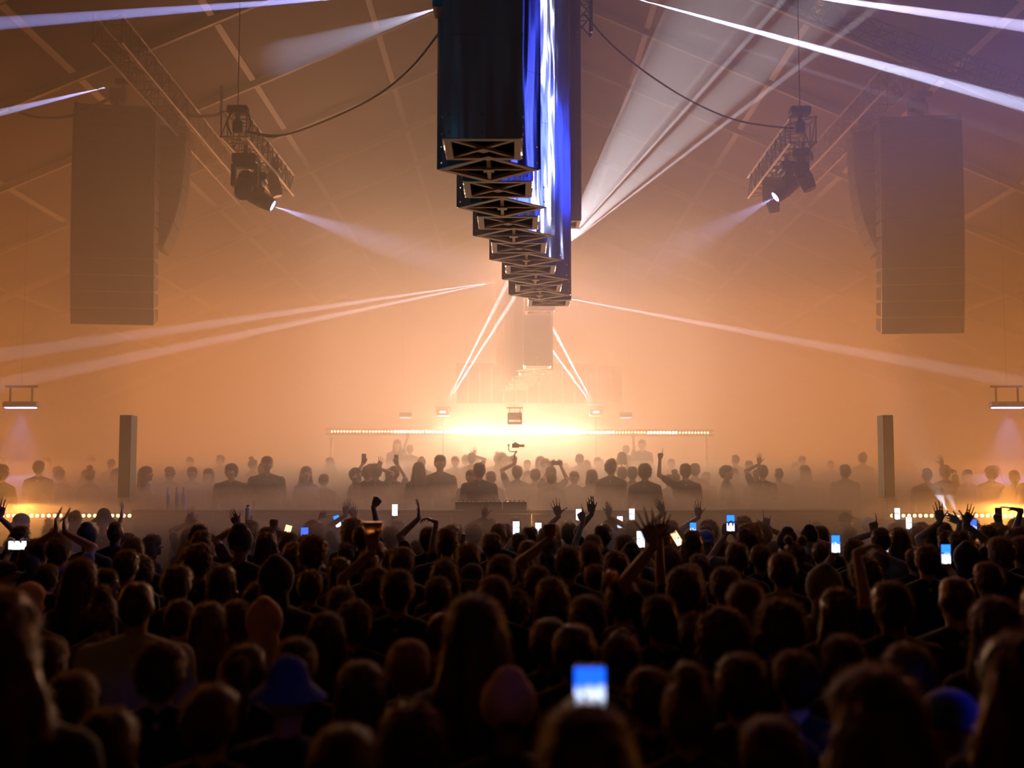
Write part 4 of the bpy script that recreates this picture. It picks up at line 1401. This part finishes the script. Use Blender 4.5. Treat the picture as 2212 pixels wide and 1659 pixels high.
# ---- people with raised hands: hand column, hand row (palm), depth, head offset px, hand pose, finger direction, palm facing
Z = (0, 1, 0)
HANDS_UP = [
    (812, 1072, 12.4, -30, 'fist', (.5, .1, .8), Z, 'black', 'short', 'person with one fist punched high above the crowd, left of centre'),
    (905, 1107, 12.0, 22, 'flat', (0, .2, 1), (-1, 0, 0), 'black', 'short', 'person reaching one flat hand up beside a bent fist, left of the hanging columns'),
    (932, 1114, 11.6, 34, 'bent', (-.8, .1, .35), (0, 0, -1), 'black', 'long', 'person with a bent wrist raised, just right of the flat raised hand'),
    (592, 1132, 12.0, -14, 'fist', (0, .1, 1), Z, 'charcoal', 'short', 'person with a small raised fist left of the tilted white phone'),
    (696, 1113, 15.0, 8, 'bent', (.5, .1, .8), Z, 'grey', 'bob', 'person with a bent open hand raised in the rear rows left of the clapping hands'),
    (1047, 1108, 15.0, 10, 'open', (0, .1, 1), Z, 'charcoal', 'short', 'person with a hazy open hand raised in the rear rows below the hanging columns'),
    (1204, 1104, 13.2, 26, 'splay', (-.25, .1, 1), Z, 'black', 'short', 'person with fingers spread wide on a raised hand right below the hanging columns'),
    (1256, 1116, 12.4, 28, 'point', (-.25, .1, 1), Z, 'navy', 'ponytail', 'person pointing one finger up next to a small lit phone'),
    (1277, 1098, 12.8, 24, 'flat', (-.12, .1, 1), Z, 'black', 'short', 'person with a tall flat hand raised, tallest hand right of the hanging columns'),
    (1315, 1106, 14.6, 2, 'flat', (.05, .1, 1), Z, 'charcoal', 'short', 'person with a slim hazy hand raised straight up right of centre'),
    (1428, 1098, 14.2, 20, 'flat', (-.5, .1, .8), Z, 'charcoal', 'short', 'person with a hand tilted left in the haze behind the big splayed hand'),
    (1508, 1106, 14.0, 22, 'open', (-.1, .1, 1), Z, 'charcoal', 'curly', 'person with an open hand raised in the haze left of the two-handed phone'),
    (1187, 1146, 8.4, 40, 'fist', (0, .1, 1), Z, 'black', 'short', 'person with a dark fist on a straight vertical arm in mid crowd below the columns'),
    (1404, 1155, 6.3, 72, 'splay', (-.35, .05, 1), Z, 'black', 'short', 'person raising the biggest dark splayed hand above mid crowd right of centre'),
    (1424, 1128, 8.0, 62, 'splay', (.15, .1, 1), Z, 'black', 'long', 'person whose splayed fingers show just behind the biggest dark hand'),
    (2029, 1114, 11.2, 16, 'open', (-.05, .1, 1), Z, 'black', 'short', 'person with an upright open hand at right, first of three raised hands'),
    (2062, 1117, 12.0, 24, 'bent', (-.8, .1, .4), Z, 'brown', 'bob', 'person with a drooping hand at right, middle of three raised hands'),
    (2091, 1120, 11.0, -22, 'open', (.45, .1, .9), Z, 'black', 'short', 'person with a hand angled right, last of three raised hands at right'),
    (2193, 1098, 12.0, 26, 'open', (-1, .1, .25), (0, 0, -1), 'black', 'short', 'person stretching an open hand sideways at the right edge'),
    (1887, 1138, 11.8, 14, 'point', (-.03, .1, 1), Z, 'grey', 'short', 'person pointing one finger straight up below the right speaker hang'),
    (2, 1106, 12.2, -22, 'open', (.1, .1, 1), Z, 'black', 'short', 'person with an open hand raised at the very left edge'),
    (264, 1110, 13.4, 14, 'flat', (.1, .1, 1), (-1, 0, 0), 'brown', 'long', 'person with fingertips joined over the left lamp bars'),
    (411, 1118, 14.6, 6, 'open', (0, .1, 1), Z, 'charcoal', 'short', 'person with a hazy open hand raised below the left speaker hang'),
    (510, 1126, 11.8, 22, 'flat', (-.5, .1, .8), Z, 'charcoal', 'short', 'person with a flat hand raised in front of the dark booth, left of centre'),
    (1868, 1178, 6.4, -62, 'bent', (.9, .1, .45), (0, 0, -1), 'black', 'long', 'person with a long dark forearm slanting up to the right near the right hang'),
    (998, 1162, 12.6, -22, 'peace', (.02, .1, 1), Z, 'charcoal', 'short', 'person making a pale two-finger sign right of the bent wrist'),
    (1656, 1128, 13.6, -18, 'horns', (.1, .1, 1), Z, 'charcoal', 'short', 'person raising a horns hand sign right of the two-handed phone'),
]
BOTH_UP = [
    ((747, 1102), (765, 1110), 14.6, 'open', 'charcoal', 'short', 'person raising two pale open hands close together, left of centre'),
    ((1736, 1156), (1758, 1153), 12.0, 'point', 'grey', None, 'person in a beanie pointing both index fingers up, right of centre'),
    ((122, 1132), (140, 1134), 9.8, 'flat', 'blue', 'short', 'person clapping two blue-lit hands overhead near the left edge'),
]


def hand_person(hx, hy, d, dx, pose, fd, pn, top, hair, label, z0=0.0, hgt=None, side=None, both=None, fy=.14, extra=None, hat=None, stage=False):
    hp = at(hx, hy, d + fy)
    X = at(hx + dx, hy, d).x
    side = side or (1 if hp.x > X else -1)
    hgt = hgt or (1.64 if 'ponytail' in str(hair) or hair in ('long', 'bob') else 1.76)
    s = hgt / 1.75
    arms = {}
    for sd, pt in (((side, hp),) if not both else both):
        dv = Vector(fd if not isinstance(fd, dict) else fd[sd]).normalized()
        loc = Vector(((pt.x - X) / s, fy, (pt.z - z0) / s)) - dv * .06
        arms[sd] = (loc, (sd * 1.0, -.15, -.9), pose, dv, pn)
    if extra:
        extra(arms, s)
    sp = dict(px=hx + dx, py=0, d=d, x=X, h=hgt, hair=hair, hcol='dark', hat=hat, hatcol=None, top=top, build=1 if hair not in ('long', 'bob', 'ponytail') else 0, rot=0.0,
              skin=rnd.choice((0, 1, 1)), label=label, lean=0, z0=z0, arms=arms, fixed=True, lock=True, stage=stage)
    sp['py'] = proj((X, d, z0 + hgt))[1]
    PLACED.append(sp)
    return sp


for (hx, hy, d, dx, pose, fd, pn, top, hair, label) in HANDS_UP:
    hand_person(hx, hy, d, dx, pose, fd, pn, top, hair, label)
for (l, r_, d, pose, top, hair, label) in BOTH_UP:
    X = (l[0] + r_[0]) / 2
    hand_person(X, l[1], d, .01, pose, (0, .1, 1), Z if pose != 'flat' else (1, 0, 0), top, hair, label, both=((-1, at(l[0], l[1], d + .14)), (1, at(r_[0], r_[1], d + .14))), hat='beanie' if hair is None else None)
# on the stage
hand_person(1426, 985, 19.2, 54, 'point', (.1, .1, 1), Z, 'black', 'short', 'hazy stage person in profile pointing one finger up, right of centre', z0=PZ, side=-1, stage=True)
hand_person(884, 925, 31.5, 2, 'flat', (0, .1, 1), Z, 'black', 'short', 'hazy person with one arm straight up on the rear riser left of centre', z0=1.45, stage=True)
hand_person(1640, 995, 20.5, 6, 'open', (0, .1, 1), Z, 'black', 'short', 'hazy stage person with a hand up right of centre', z0=PZ, stage=True)
hand_person(2034, 1000, 20.5, 6, 'open', (0, .1, 1), Z, 'black', 'short', 'hazy stage person with a hand up near the right column speaker', z0=PZ, stage=True)
hand_person(820, 1004, 20.0, -8, 'splay', (.3, .1, 1), Z, 'black', 'curly', 'hazy stage person with a splayed hand up between two dark phones', z0=PZ, stage=True)
hand_person(1025, 978, 26.0, -6, 'open', (.2, .1, 1), Z, 'charcoal', 'short', 'hazy person waving at the back of the stage left of the camera gimbal', z0=1.1, stage=True)
hand_person(1368, 940, 31.8, -16, 'open', (.1, .1, 1), Z, 'charcoal', 'short', 'hazy performer with an arm up on the rear riser right of centre', z0=1.45, stage=True)
for px, py, lab in ((1387, 948, 'hazy performer on the rear riser, right of the one with an arm up'), (858, 950, 'long-haired hazy person on the rear riser left of centre')):
    d = 31.6
    PLACED.append(dict(px=px, py=py, d=d, x=at(px, py, d).x, h=min(1.9, max(1.6, at(px, py, d).z - 1.45)), hair='long' if px < 1000 else 'short', hcol='dark', hat=None, hatcol=None, top='black', build=1, rot=math.pi, skin=0,
                       label=lab, lean=0, z0=1.45, fixed=True, stage=True))
bm = B(); box(bm, (0, 29.9, PZ + .175), (25.8, 11.6, .35), bev=.01)
tag(obj('stage_step', bm, M_stage), 'second low step across the rear half of the stage deck', 'stage step')

# ---- phones held up
S_BLUE = [screen_mat('screen_a', (.02, .16, 1.0), (.9, .93, 1.0), 2.6), screen_mat('screen_b', (.75, .8, 1.0), (.9, .8, .72), 2.2),
          screen_mat('screen_c', (.05, .12, .7), (.5, .6, .9), 1.7), screen_mat('screen_d', (.95, .95, 1.0), (.6, .75, 1.0), 2.1),
          screen_mat('screen_warm', (1.0, .62, .35), (1.0, .9, .7), 1.6), screen_mat('screen_wide', (.9, .9, 1.0), (.85, .9, 1.0), 2.2)]
S_BLUE.append(screen_mat('screen_big', (.01, .10, .85), (.9, .9, .88), 2.0))
for _e, _p in zip(S_BLUE[-1].node_tree.nodes['Color Ramp'].color_ramp.elements, (.16, .3, .80, .98)):
    _e.position = _p
S_BLUE[-1].node_tree.nodes['Color Ramp'].color_ramp.elements[2].color = (.55, .65, .9, 1)
[n for n in S_BLUE[-1].node_tree.nodes if n.type == 'MATH'][0].inputs[1].default_value = .45
M_glass = principled('phone_glass', (.01, .01, .012), .12)


def phone(p, label, scr, wide=False, tilt=0.0, yaw=0.0, dark=False, big=1.0):
    t = thing('phone', label, 'phone', p, (0, tilt, yaw), None)
    w_, h_ = (.155, .076) if wide else (.076, .155)
    w_ *= big; h_ *= big
    bm = B(); box(bm, (0, 0, 0), (w_, .009, h_), bev=.0035)
    obj('case', bm, M_glass, t)
    bm = B(); box(bm, (0, -.0048, 0), (w_ - .006, .0012, h_ - (.010 if not wide else .006)))
    if not dark:
        obj('screen', bm, S_BLUE[scr], t)
    else:
        obj('screen', bm, M_glass, t)
    bm = B(); box(bm, (-w_ * .25, .0055, h_ * .36), (.026, .003, .026), bev=.001); tube(bm, (-w_ * .25 - .006, .006, h_ * .36 + .006), (-w_ * .25 - .006, .0085, h_ * .36 + .006), .005, 8)
    obj('camera_bump', bm, M_black, t)
    return t


def phone_person(px, py, d, dx, label, plabel, scr, top='black', hair='short', wide=False, tilt=0.0, two=False, dark=False, z0=0.0, hgt=1.74, fy=.30, stage=False, side=None):
    P = at(px, py, d + fy)
    if not stage and d > 4 and py + .0775 * F / d > proj((0, d, z0 + hgt))[1] - 2:      # keep the phone clear of the holder's own head
        m = (.10 + (.08 if wide else .045)) * F / d
        dx = math.copysign(max(abs(dx), m), dx)
    X = at(px + dx, py, d).x
    phone(P, plabel, scr, wide, tilt, 0, dark)
    s = hgt / 1.75
    side = side or (1 if P.x >= X else -1)
    L = Vector(((P.x - X) / s, fy / s, (P.z - z0) / s))
    arms = {}
    for sd in ((-1, 1) if two or wide else (side,)):
        if wide:
            wr = L + Vector((sd * .085, .022, -.075)); dv = Vector((-sd * .15, 0, 1)); pn = (0, -1, 0)
        elif two:
            wr = L + Vector((sd * .052, .026, -.12)); dv = Vector((-sd * .25, 0, 1)); pn = (0, -1, 0)
        else:
            wr = L + Vector((sd * .035, .026, -.115)); dv = Vector((-sd * .45, 0, .9)); pn = (0, -1, 0)
        arms[sd] = (wr, (sd * .8, -.1, -1), 'grip', dv, pn)
    sp = dict(px=px + dx, py=proj((X, d, z0 + hgt))[1], d=d, x=X, h=hgt, hair=hair, hcol='dark', hat=None, hatcol=None, top=top, build=1 if hair not in ('long', 'bob', 'ponytail', 'wavy') else 0,
              rot=0.0, skin=rnd.choice((0, 1)), label=label, lean=0, z0=z0, arms=arms, fixed=True, lock=True, stage=stage)
    PLACED.append(sp)


for a in [
    (38, 1178, 10.0, 2, 'person holding a bright phone sideways near the left edge', 'bright phone held sideways near the left edge', 5, 'black', 'short', True),
    (853, 1102, 14.9, 6, 'person holding up the whitest phone left of the hanging columns', 'brightest white upright phone left of the hanging columns', 1, 'charcoal', 'short'),
    (1115, 1141, 12.8, 12, 'person holding a white phone right under the hanging columns', 'white and blue phone right under the hanging columns', 3, 'black', 'short'),
    (1163, 1143, 13.6, 12, 'person holding a pale phone left of the dark vertical fist', 'pale phone just left of the dark vertical fist', 3, 'charcoal', 'bob'),
    (658, 1156, 11.2, -14, 'person holding a dark phone with a small blue picture left of centre', 'dark phone showing a small blue picture left of centre', 2, 'black', 'short'),
    (1339, 1128, 14.6, 8, 'person holding a white phone over a hooded head right of centre', 'white phone above the hooded heads right of centre', 3, 'charcoal', 'short'),
    (1250, 1112, 15.1, -8, 'person holding a tiny phone between raised hands right of the columns', 'tiny white phone between the raised hands right of the columns', 1, 'charcoal', 'short'),
    (1365, 1111, 15.1, -8, 'person holding a tiny phone in the haze left of the big splayed hand', 'tiny pale phone in the haze left of the big splayed hand', 3, 'charcoal', 'short'),
    (1497, 1143, 13.4, 10, 'person holding a dark blue phone left of the blue cap', 'dark blue phone just left of the blue cap', 0, 'charcoal', 'short'),
    (1622, 1155, 13.6, 12, 'person holding a white phone right of the two-handed phone', 'white phone just right of the two-handed phone', 3, 'black', 'short'),
    (1805, 1175, 10.0, 16, 'person holding a vivid blue phone in mid crowd at right', 'vivid blue phone in mid crowd at right', 0, 'black', 'short'),
    (1911, 1178, 12.2, 12, 'person holding a small phone below the pointing finger at right', 'small pale phone below the pointing finger at right', 2, 'black', 'long'),
    (1938, 1110, 15.0, 8, 'person holding a slim white phone near the right lamp bar', 'slim white phone held high left of the right lamp bar', 3, 'grey', 'short'),
    (1963, 1130, 14.2, 8, 'person holding a slim phone below the right lamp bar', 'slim white phone below the right lamp bar', 3, 'charcoal', 'short'),
    (2043, 1197, 9.0, -18, 'person holding the big bright phone below the three raised hands', 'big bright blue and white phone below the three raised hands', 0, 'black', 'short'),
    (2103, 1136, 12.8, 12, 'person holding a dim phone right of the three raised hands', 'dim grey phone right of the three raised hands', 2, 'black', 'curly'),
    (1384, 1165, 10.6, -12, 'person holding a small phone left of the biggest splayed hand', 'small bright phone under the biggest splayed hand', 1, 'charcoal', 'short'),
]:
    phone_person(*a)
phone_person(1578, 1130, 10.8, 4, 'person holding a dark phone high with both hands right of centre', 'dark phone with a blue picture held high in two hands', 0, 'black', 'short', two=True, hgt=1.8)
phone_person(1462, 1163, 11.6, 12, 'person holding a tilted warm phone right of the biggest splayed hand', 'tilted phone with a warm picture right of the biggest splayed hand', 4, 'black', 'bob', tilt=-.55)
phone_person(621, 1149, 12.6, -12, 'person holding a tilted white phone left of centre', 'tilted white phone next to the small raised fist', 4, 'charcoal', 'short', tilt=.25)
phone_person(729, 1126, 14.6, 8, 'person holding a small tilted violet phone left of the pale open hands', 'small tilted violet phone left of the pale open hands', 0, 'charcoal', 'short', tilt=-.3)
phone_person(2157, 1112, 13.0, 10, 'person holding a phone with a black screen at the right lamp bar', 'black unlit phone in front of the right lamp bar', 0, 'black', 'short', dark=True)
phone_person(786, 990, 20.2, 8, 'hazy stage person holding up a dark phone, left one of two', 'dark phone in the stage haze, left one of two', 0, 'black', 'short', dark=True, z0=PZ, stage=True)
phone_person(856, 992, 20.4, -4, 'hazy stage person holding up a dark phone, right one of two', 'dark phone in the stage haze, right one of two', 0, 'black', 'short', dark=True, z0=PZ, stage=True)
phone_person(1202, 1000, 21.0, -12, 'hazy stage person filming with a dark phone held sideways', 'dark phone held sideways in the stage haze right of the gimbal', 0, 'black', 'short', wide=True, dark=True, z0=PZ, stage=True)
# the nearest phone, low in the foreground
phone_person(1274, 1510, 2.5, -10, 'long-haired person at the bottom holding the big blurred blue phone', 'big blurred phone glowing blue and white in the foreground', 6, 'black', 'long', hgt=1.735, fy=.34, side=1)

# the gimbal
G = at(1112, 985, 19.0)


def gimbal_arms(arms, s):
    pass


hand_person(1111, 994, 21.2, 6, 'fist', (-.1, .1, 1), Z, 'black', 'short', 'hazy stage person holding a camera gimbal overhead at the centre', z0=PZ, side=-1, stage=True, fy=.1)
gp = at(1111, 992, 21.3)
t = thing('camera_gimbal', 'small camera on a gimbal held aloft over the stage centre', 'camera', gp)
bm = B(); tube(bm, (0, 0, -.09), (0, 0, .08), .016, 10); tube(bm, (0, 0, .08), (.03, 0, .13), .012, 8); obj('handle', bm, M_black, t)
bm = B(); path(bm, [(.03, 0, .13), (-.07, 0, .135), (-.10, 0, .16), (-.10, 0, .25)], .010, 8); ball(bm, (-.10, 0, .25), .022); ball(bm, (.03, 0, .13), .022); obj('arm', bm, M_black, t)
bm = B(); box(bm, (.02, 0, .24), (.12, .07, .075), bev=.006); box(bm, (.02, 0, .285), (.05, .05, .03), bev=.004); tube(bm, (.08, 0, .24), (.16, 0, .24), .022, 12); ball(bm, (.165, 0, .24), (.016, .03, .03)); obj('camera', bm, M_black, t)

# a cup held up, and a white flask
def cup_person():
    P = at(805, 1146, 7.4 + .2)
    t = thing('plastic_cup', 'clear plastic cup of amber drink held up in mid crowd, left of centre', 'cup', P)
    bm = B()
    bmesh.ops.create_cone(bm, cap_ends=True, segments=28, radius1=.040, radius2=.070, depth=.10)
    m = principled('amber_drink', (.85, .45, .15), .25)
    m.node_tree.nodes['Principled BSDF'].inputs['Transmission Weight'].default_value = .55
    obj('cup_body', bm, m, t, True)
    bm = B(); bmesh.ops.create_cone(bm, cap_ends=True, segments=28, radius1=.072, radius2=.072, depth=.005, matrix=Matrix.Translation((0, 0, .052)))
    obj('rim', bm, principled('pale_plastic', (.7, .7, .7), .3), t)
    hand_person(805, 1172, 7.4, 10, 'grip', (.0, .15, 1), (0, 1, 0), 'black', 'short', 'person holding an amber drink above the heads left of centre', fy=.16, hgt=1.68, side=-1)


cup_person()
P = at(535, 1110, 14.2)
t = thing('flask', 'white bottle held up in front of the dark booth left of centre', 'bottle', P)
bm = B(); tube(bm, (0, 0, -.07), (0, 0, .06), .032, 14); tube(bm, (0, 0, .06), (0, 0, .085), .032, 14, .016); obj('flask_body', bm, principled('white_plastic', (.75, .75, .78), .4), t)
bm = B(); tube(bm, (0, 0, .085), (0, 0, .105), .016, 12); obj('cap', bm, M_black, t)
hand_person(537, 1126, 14.1, 6, 'grip', (0, .1, 1), (0, 1, 0), 'charcoal', 'short', 'person holding up a white bottle in front of the dark booth', fy=.1)

# ---- spread the placed people apart without moving them in the picture
for it in range(60):
    moved = False
    for i, a in enumerate(PLACED):
        for b in PLACED[i + 1:]:
            dx = a['x'] - b['x']; dy = a['d'] - b['d']
            if dx * dx + dy * dy < .36 ** 2 and abs(dx) < .36:
                q, n_ = (a, b) if not b.get('lock') else (b, a)
                mv = n_ if not n_.get('lock') else (q if not q.get('lock') else None)
                if mv is None:
                    continue
                oth = a if mv is b else b
                sgn = 1 if mv['d'] >= oth['d'] else -1
                nd = mv['d'] + sgn * .05
                if mv.get('stage'):
                    nd = max(17.5, nd)
                    if mv['z0'] == PZ:
                        nd = min(nd, 24.2)
                    else:
                        nd = max(25.0, nd)
                else:
                    nd = max(2.25, min(15.6, nd))
                mv['d'] = nd
                mv['x'] = at(mv['px'], mv['py'], nd).x
                mv['h'] = max(1.52, min(1.97, at(mv['px'], mv['py'], nd).z - mv['z0']))
                moved = True
    if not moved:
        break

# ---- fill the gaps of the crowd with further people, never in front of a placed head or hand
def blocked(x, d, h, z0, gap):
    px, py = proj((x, d, z0 + h))
    wd = HW * F / d
    for q in PLACED:
        if (q['x'] - x) ** 2 + (q['d'] - d) ** 2 < gap ** 2:
            return True
        if q['d'] > d:
            qw = HW * F / q['d']
            qx, qy = q['px'], q['py']
            if q.get('arms'):
                qy -= .30 * F / q['d']
            if q.get('fixed') and abs(qx - px) < (wd + qw) * .5 and py < qy + qw * 1.0:
                return True
    return False


styles = ['short', 'short', 'short', 'crop', 'curly', 'long', 'bob', 'bun', 'ponytail', 'quiff', 'afro', 'wavy']
nfill = 0
for it in range(9000):
    if nfill >= 86:
        break
    d = rnd.uniform(3.2, 15.7)
    if rnd.random() < .35:
        d = rnd.uniform(10.5, 15.7)
    X = rnd.uniform(-.46, .46) * d
    fem = rnd.random() < .42
    hair = rnd.choice(['long', 'bob', 'bun', 'ponytail', 'wavy', 'buns'] if fem else ['short', 'short', 'crop', 'curly', 'quiff', 'afro'])
    h = rnd.uniform(1.58, 1.70) if fem else rnd.uniform(1.66, 1.82)
    if blocked(X, d, h, 0, .42):
        continue
    px, py = proj((X, d, h))
    PLACED.append(dict(px=px, py=py, d=d, x=X, h=h, hair=hair, hcol=rnd.choice(('dark', 'dark', 'dark', 'brown', 'fair')), hat=None, hatcol=None, top=rnd.choice(('black', 'black', 'charcoal', 'navy', 'grey', 'brown', 'green')),
                       build=0 if fem else rnd.choice((1, 1, 2)), rot=rnd.gauss(0, .25), skin=rnd.choice((0, 0, 1, 2)), label=None, lean=0, z0=0))
    nfill += 1
nst = 0
for it in range(6000):
    if nst >= 46:
        break
    rear = rnd.random() < .45
    d, z0 = (rnd.uniform(25.2, 30), 1.1) if rear else (rnd.uniform(17.6, 23.8), PZ)
    X = rnd.uniform(-.44, .44) * d
    h = rnd.uniform(1.6, 1.82)
    if blocked(X, d, h, z0, .45) or abs(X - -5.85) < .3 and d < 18.6 or abs(X - 5.6) < .3 and d < 18.6:
        continue
    px, py = proj((X, d, z0 + h))
    PLACED.append(dict(px=px, py=py, d=d, x=X, h=h, hair=rnd.choice(styles), hcol='dark', hat=None, hatcol=None, top=rnd.choice(('black', 'charcoal', 'navy', 'grey')), build=rnd.choice((0, 1, 1, 2)),
                       rot=rnd.choice((0, math.pi)) + rnd.gauss(0, .4), skin=rnd.choice((0, 1, 2)), label=None, lean=0, z0=z0, stage=True))
    nst += 1

HN = {'short': 'short-haired', 'crop': 'close-cropped', 'quiff': 'tousle-haired', 'curly': 'curly-haired', 'afro': 'round-afro', 'long': 'long-haired', 'wavy': 'wavy-haired', 'bob': 'bob-haired',
      'bun': 'bun-haired', 'ponytail': 'ponytailed', 'buns': 'double-bun', None: ''}
HT = {'cap': 'capped', 'cap_back': 'backward-capped', 'bucket': 'bucket-hatted', 'beanie': 'beanie-wearing', 'hood': 'hooded'}
ORD = ['first', 'second', 'third', 'fourth', 'fifth', 'sixth', 'seventh', 'eighth', 'ninth', 'tenth', 'eleventh', 'twelfth', 'thirteenth', 'fourteenth', 'fifteenth', 'sixteenth', 'seventeenth', 'eighteenth',
       'nineteenth', 'twentieth', 'twenty-first', 'twenty-second', 'twenty-third', 'twenty-fourth', 'twenty-fifth', 'twenty-sixth', 'twenty-seventh', 'twenty-eighth']


def cell(p):
    if p.get('stage'):
        band = 'back of stage' if p['z0'] > 1 else 'front of stage'
    else:
        band = 'front rows' if p['d'] < 5.2 else ('middle rows' if p['d'] < 9.5 else ('rear rows' if p['d'] < 12.6 else 'rearmost rows'))
    sec = next((s[2] for s in SEC if s[0] <= p['px'] < s[1]), 'by the right edge')
    return band, sec


cells = {}
for p in PLACED:
    cells.setdefault(cell(p), []).append(p)
SPECIAL = {66: 'person in a warm-lit pink cap near the left edge of the middle rows', 297: 'broad close-cropped person with a white collar, below the left speaker hang',
           2048: 'person in a bright blue backward cap at the lower right', 624: 'person in a dim blue bucket hat at the lower left of centre', 1097: 'person in a pale pink beanie at the bottom centre',
           1343: 'person with hair buns and a headband of golden lights right of centre', 1524: 'person in a blue cap beside the dark blue phone', 1660: 'person in a blue bucket hat in the rear rows right of centre',
           1878: 'person in a white cap in profile below the right speaker hang', 1776: 'person in a pale-edged grey hood right of centre', 1024: 'tall person with long dark hair in front below the hanging columns',
           1885: 'largest dark wavy-haired head at the lower right', -8: 'largest dark wavy-haired head at the left edge', 
           2202: 'wavy-haired head cut by the right edge', 572: 'person in a pinkish hood left of centre, lit along its rim', 577: 'broad hazy stage person standing tall left of centre'}
for key, lst in cells.items():
    lst.sort(key=lambda p: p['px'])
    for i, p in enumerate(lst):
        lab = p.get('label') or (SPECIAL.get(p['px']) if p.get('hp') else None)
        if not lab:
            look = HT[p['hat']] if p['hat'] else HN[p['hair']]
            lab = '%s person in %s, %s %s, %s from left' % (look, p['top'], key[0], key[1], ORD[min(i, 27)])
        o = person(p['x'], p['d'], p['z0'], p['h'], -p['rot'], p['hair'], p['hcol'], p['hat'], p['hatcol'], p['top'], p['skin'], p.get('arms'), p['build'], lean=p['lean'],
                   eyes=abs(math.sin(p['rot'])) > .6 or math.cos(p['rot']) < -.3)
        o['label'] = lab
        o['group'] = 'people on the stage' if p.get('stage') else 'people in the crowd'
        if p['px'] == 1343:
            hb = B()
            for k in range(9):
                a = math.pi * k / 8
                ball(hb, (.098 * math.cos(a), -.01, 1.70 + .095 * math.sin(a)), .006, 1)
            child('headband', mesh_of('headband', hb, M_black, True), M_black, o)
            for a in (.62, .42, .30, .70):
                lb = B(); ball(lb, (.102 * math.cos(math.pi * a), -.015, 1.705 + .1 * math.sin(math.pi * a)), .0055, 1)
                child('fairy_light', mesh_of('fairy_light', lb), emissive('golden_fairy_light', (1, .45, .12), 14), o)
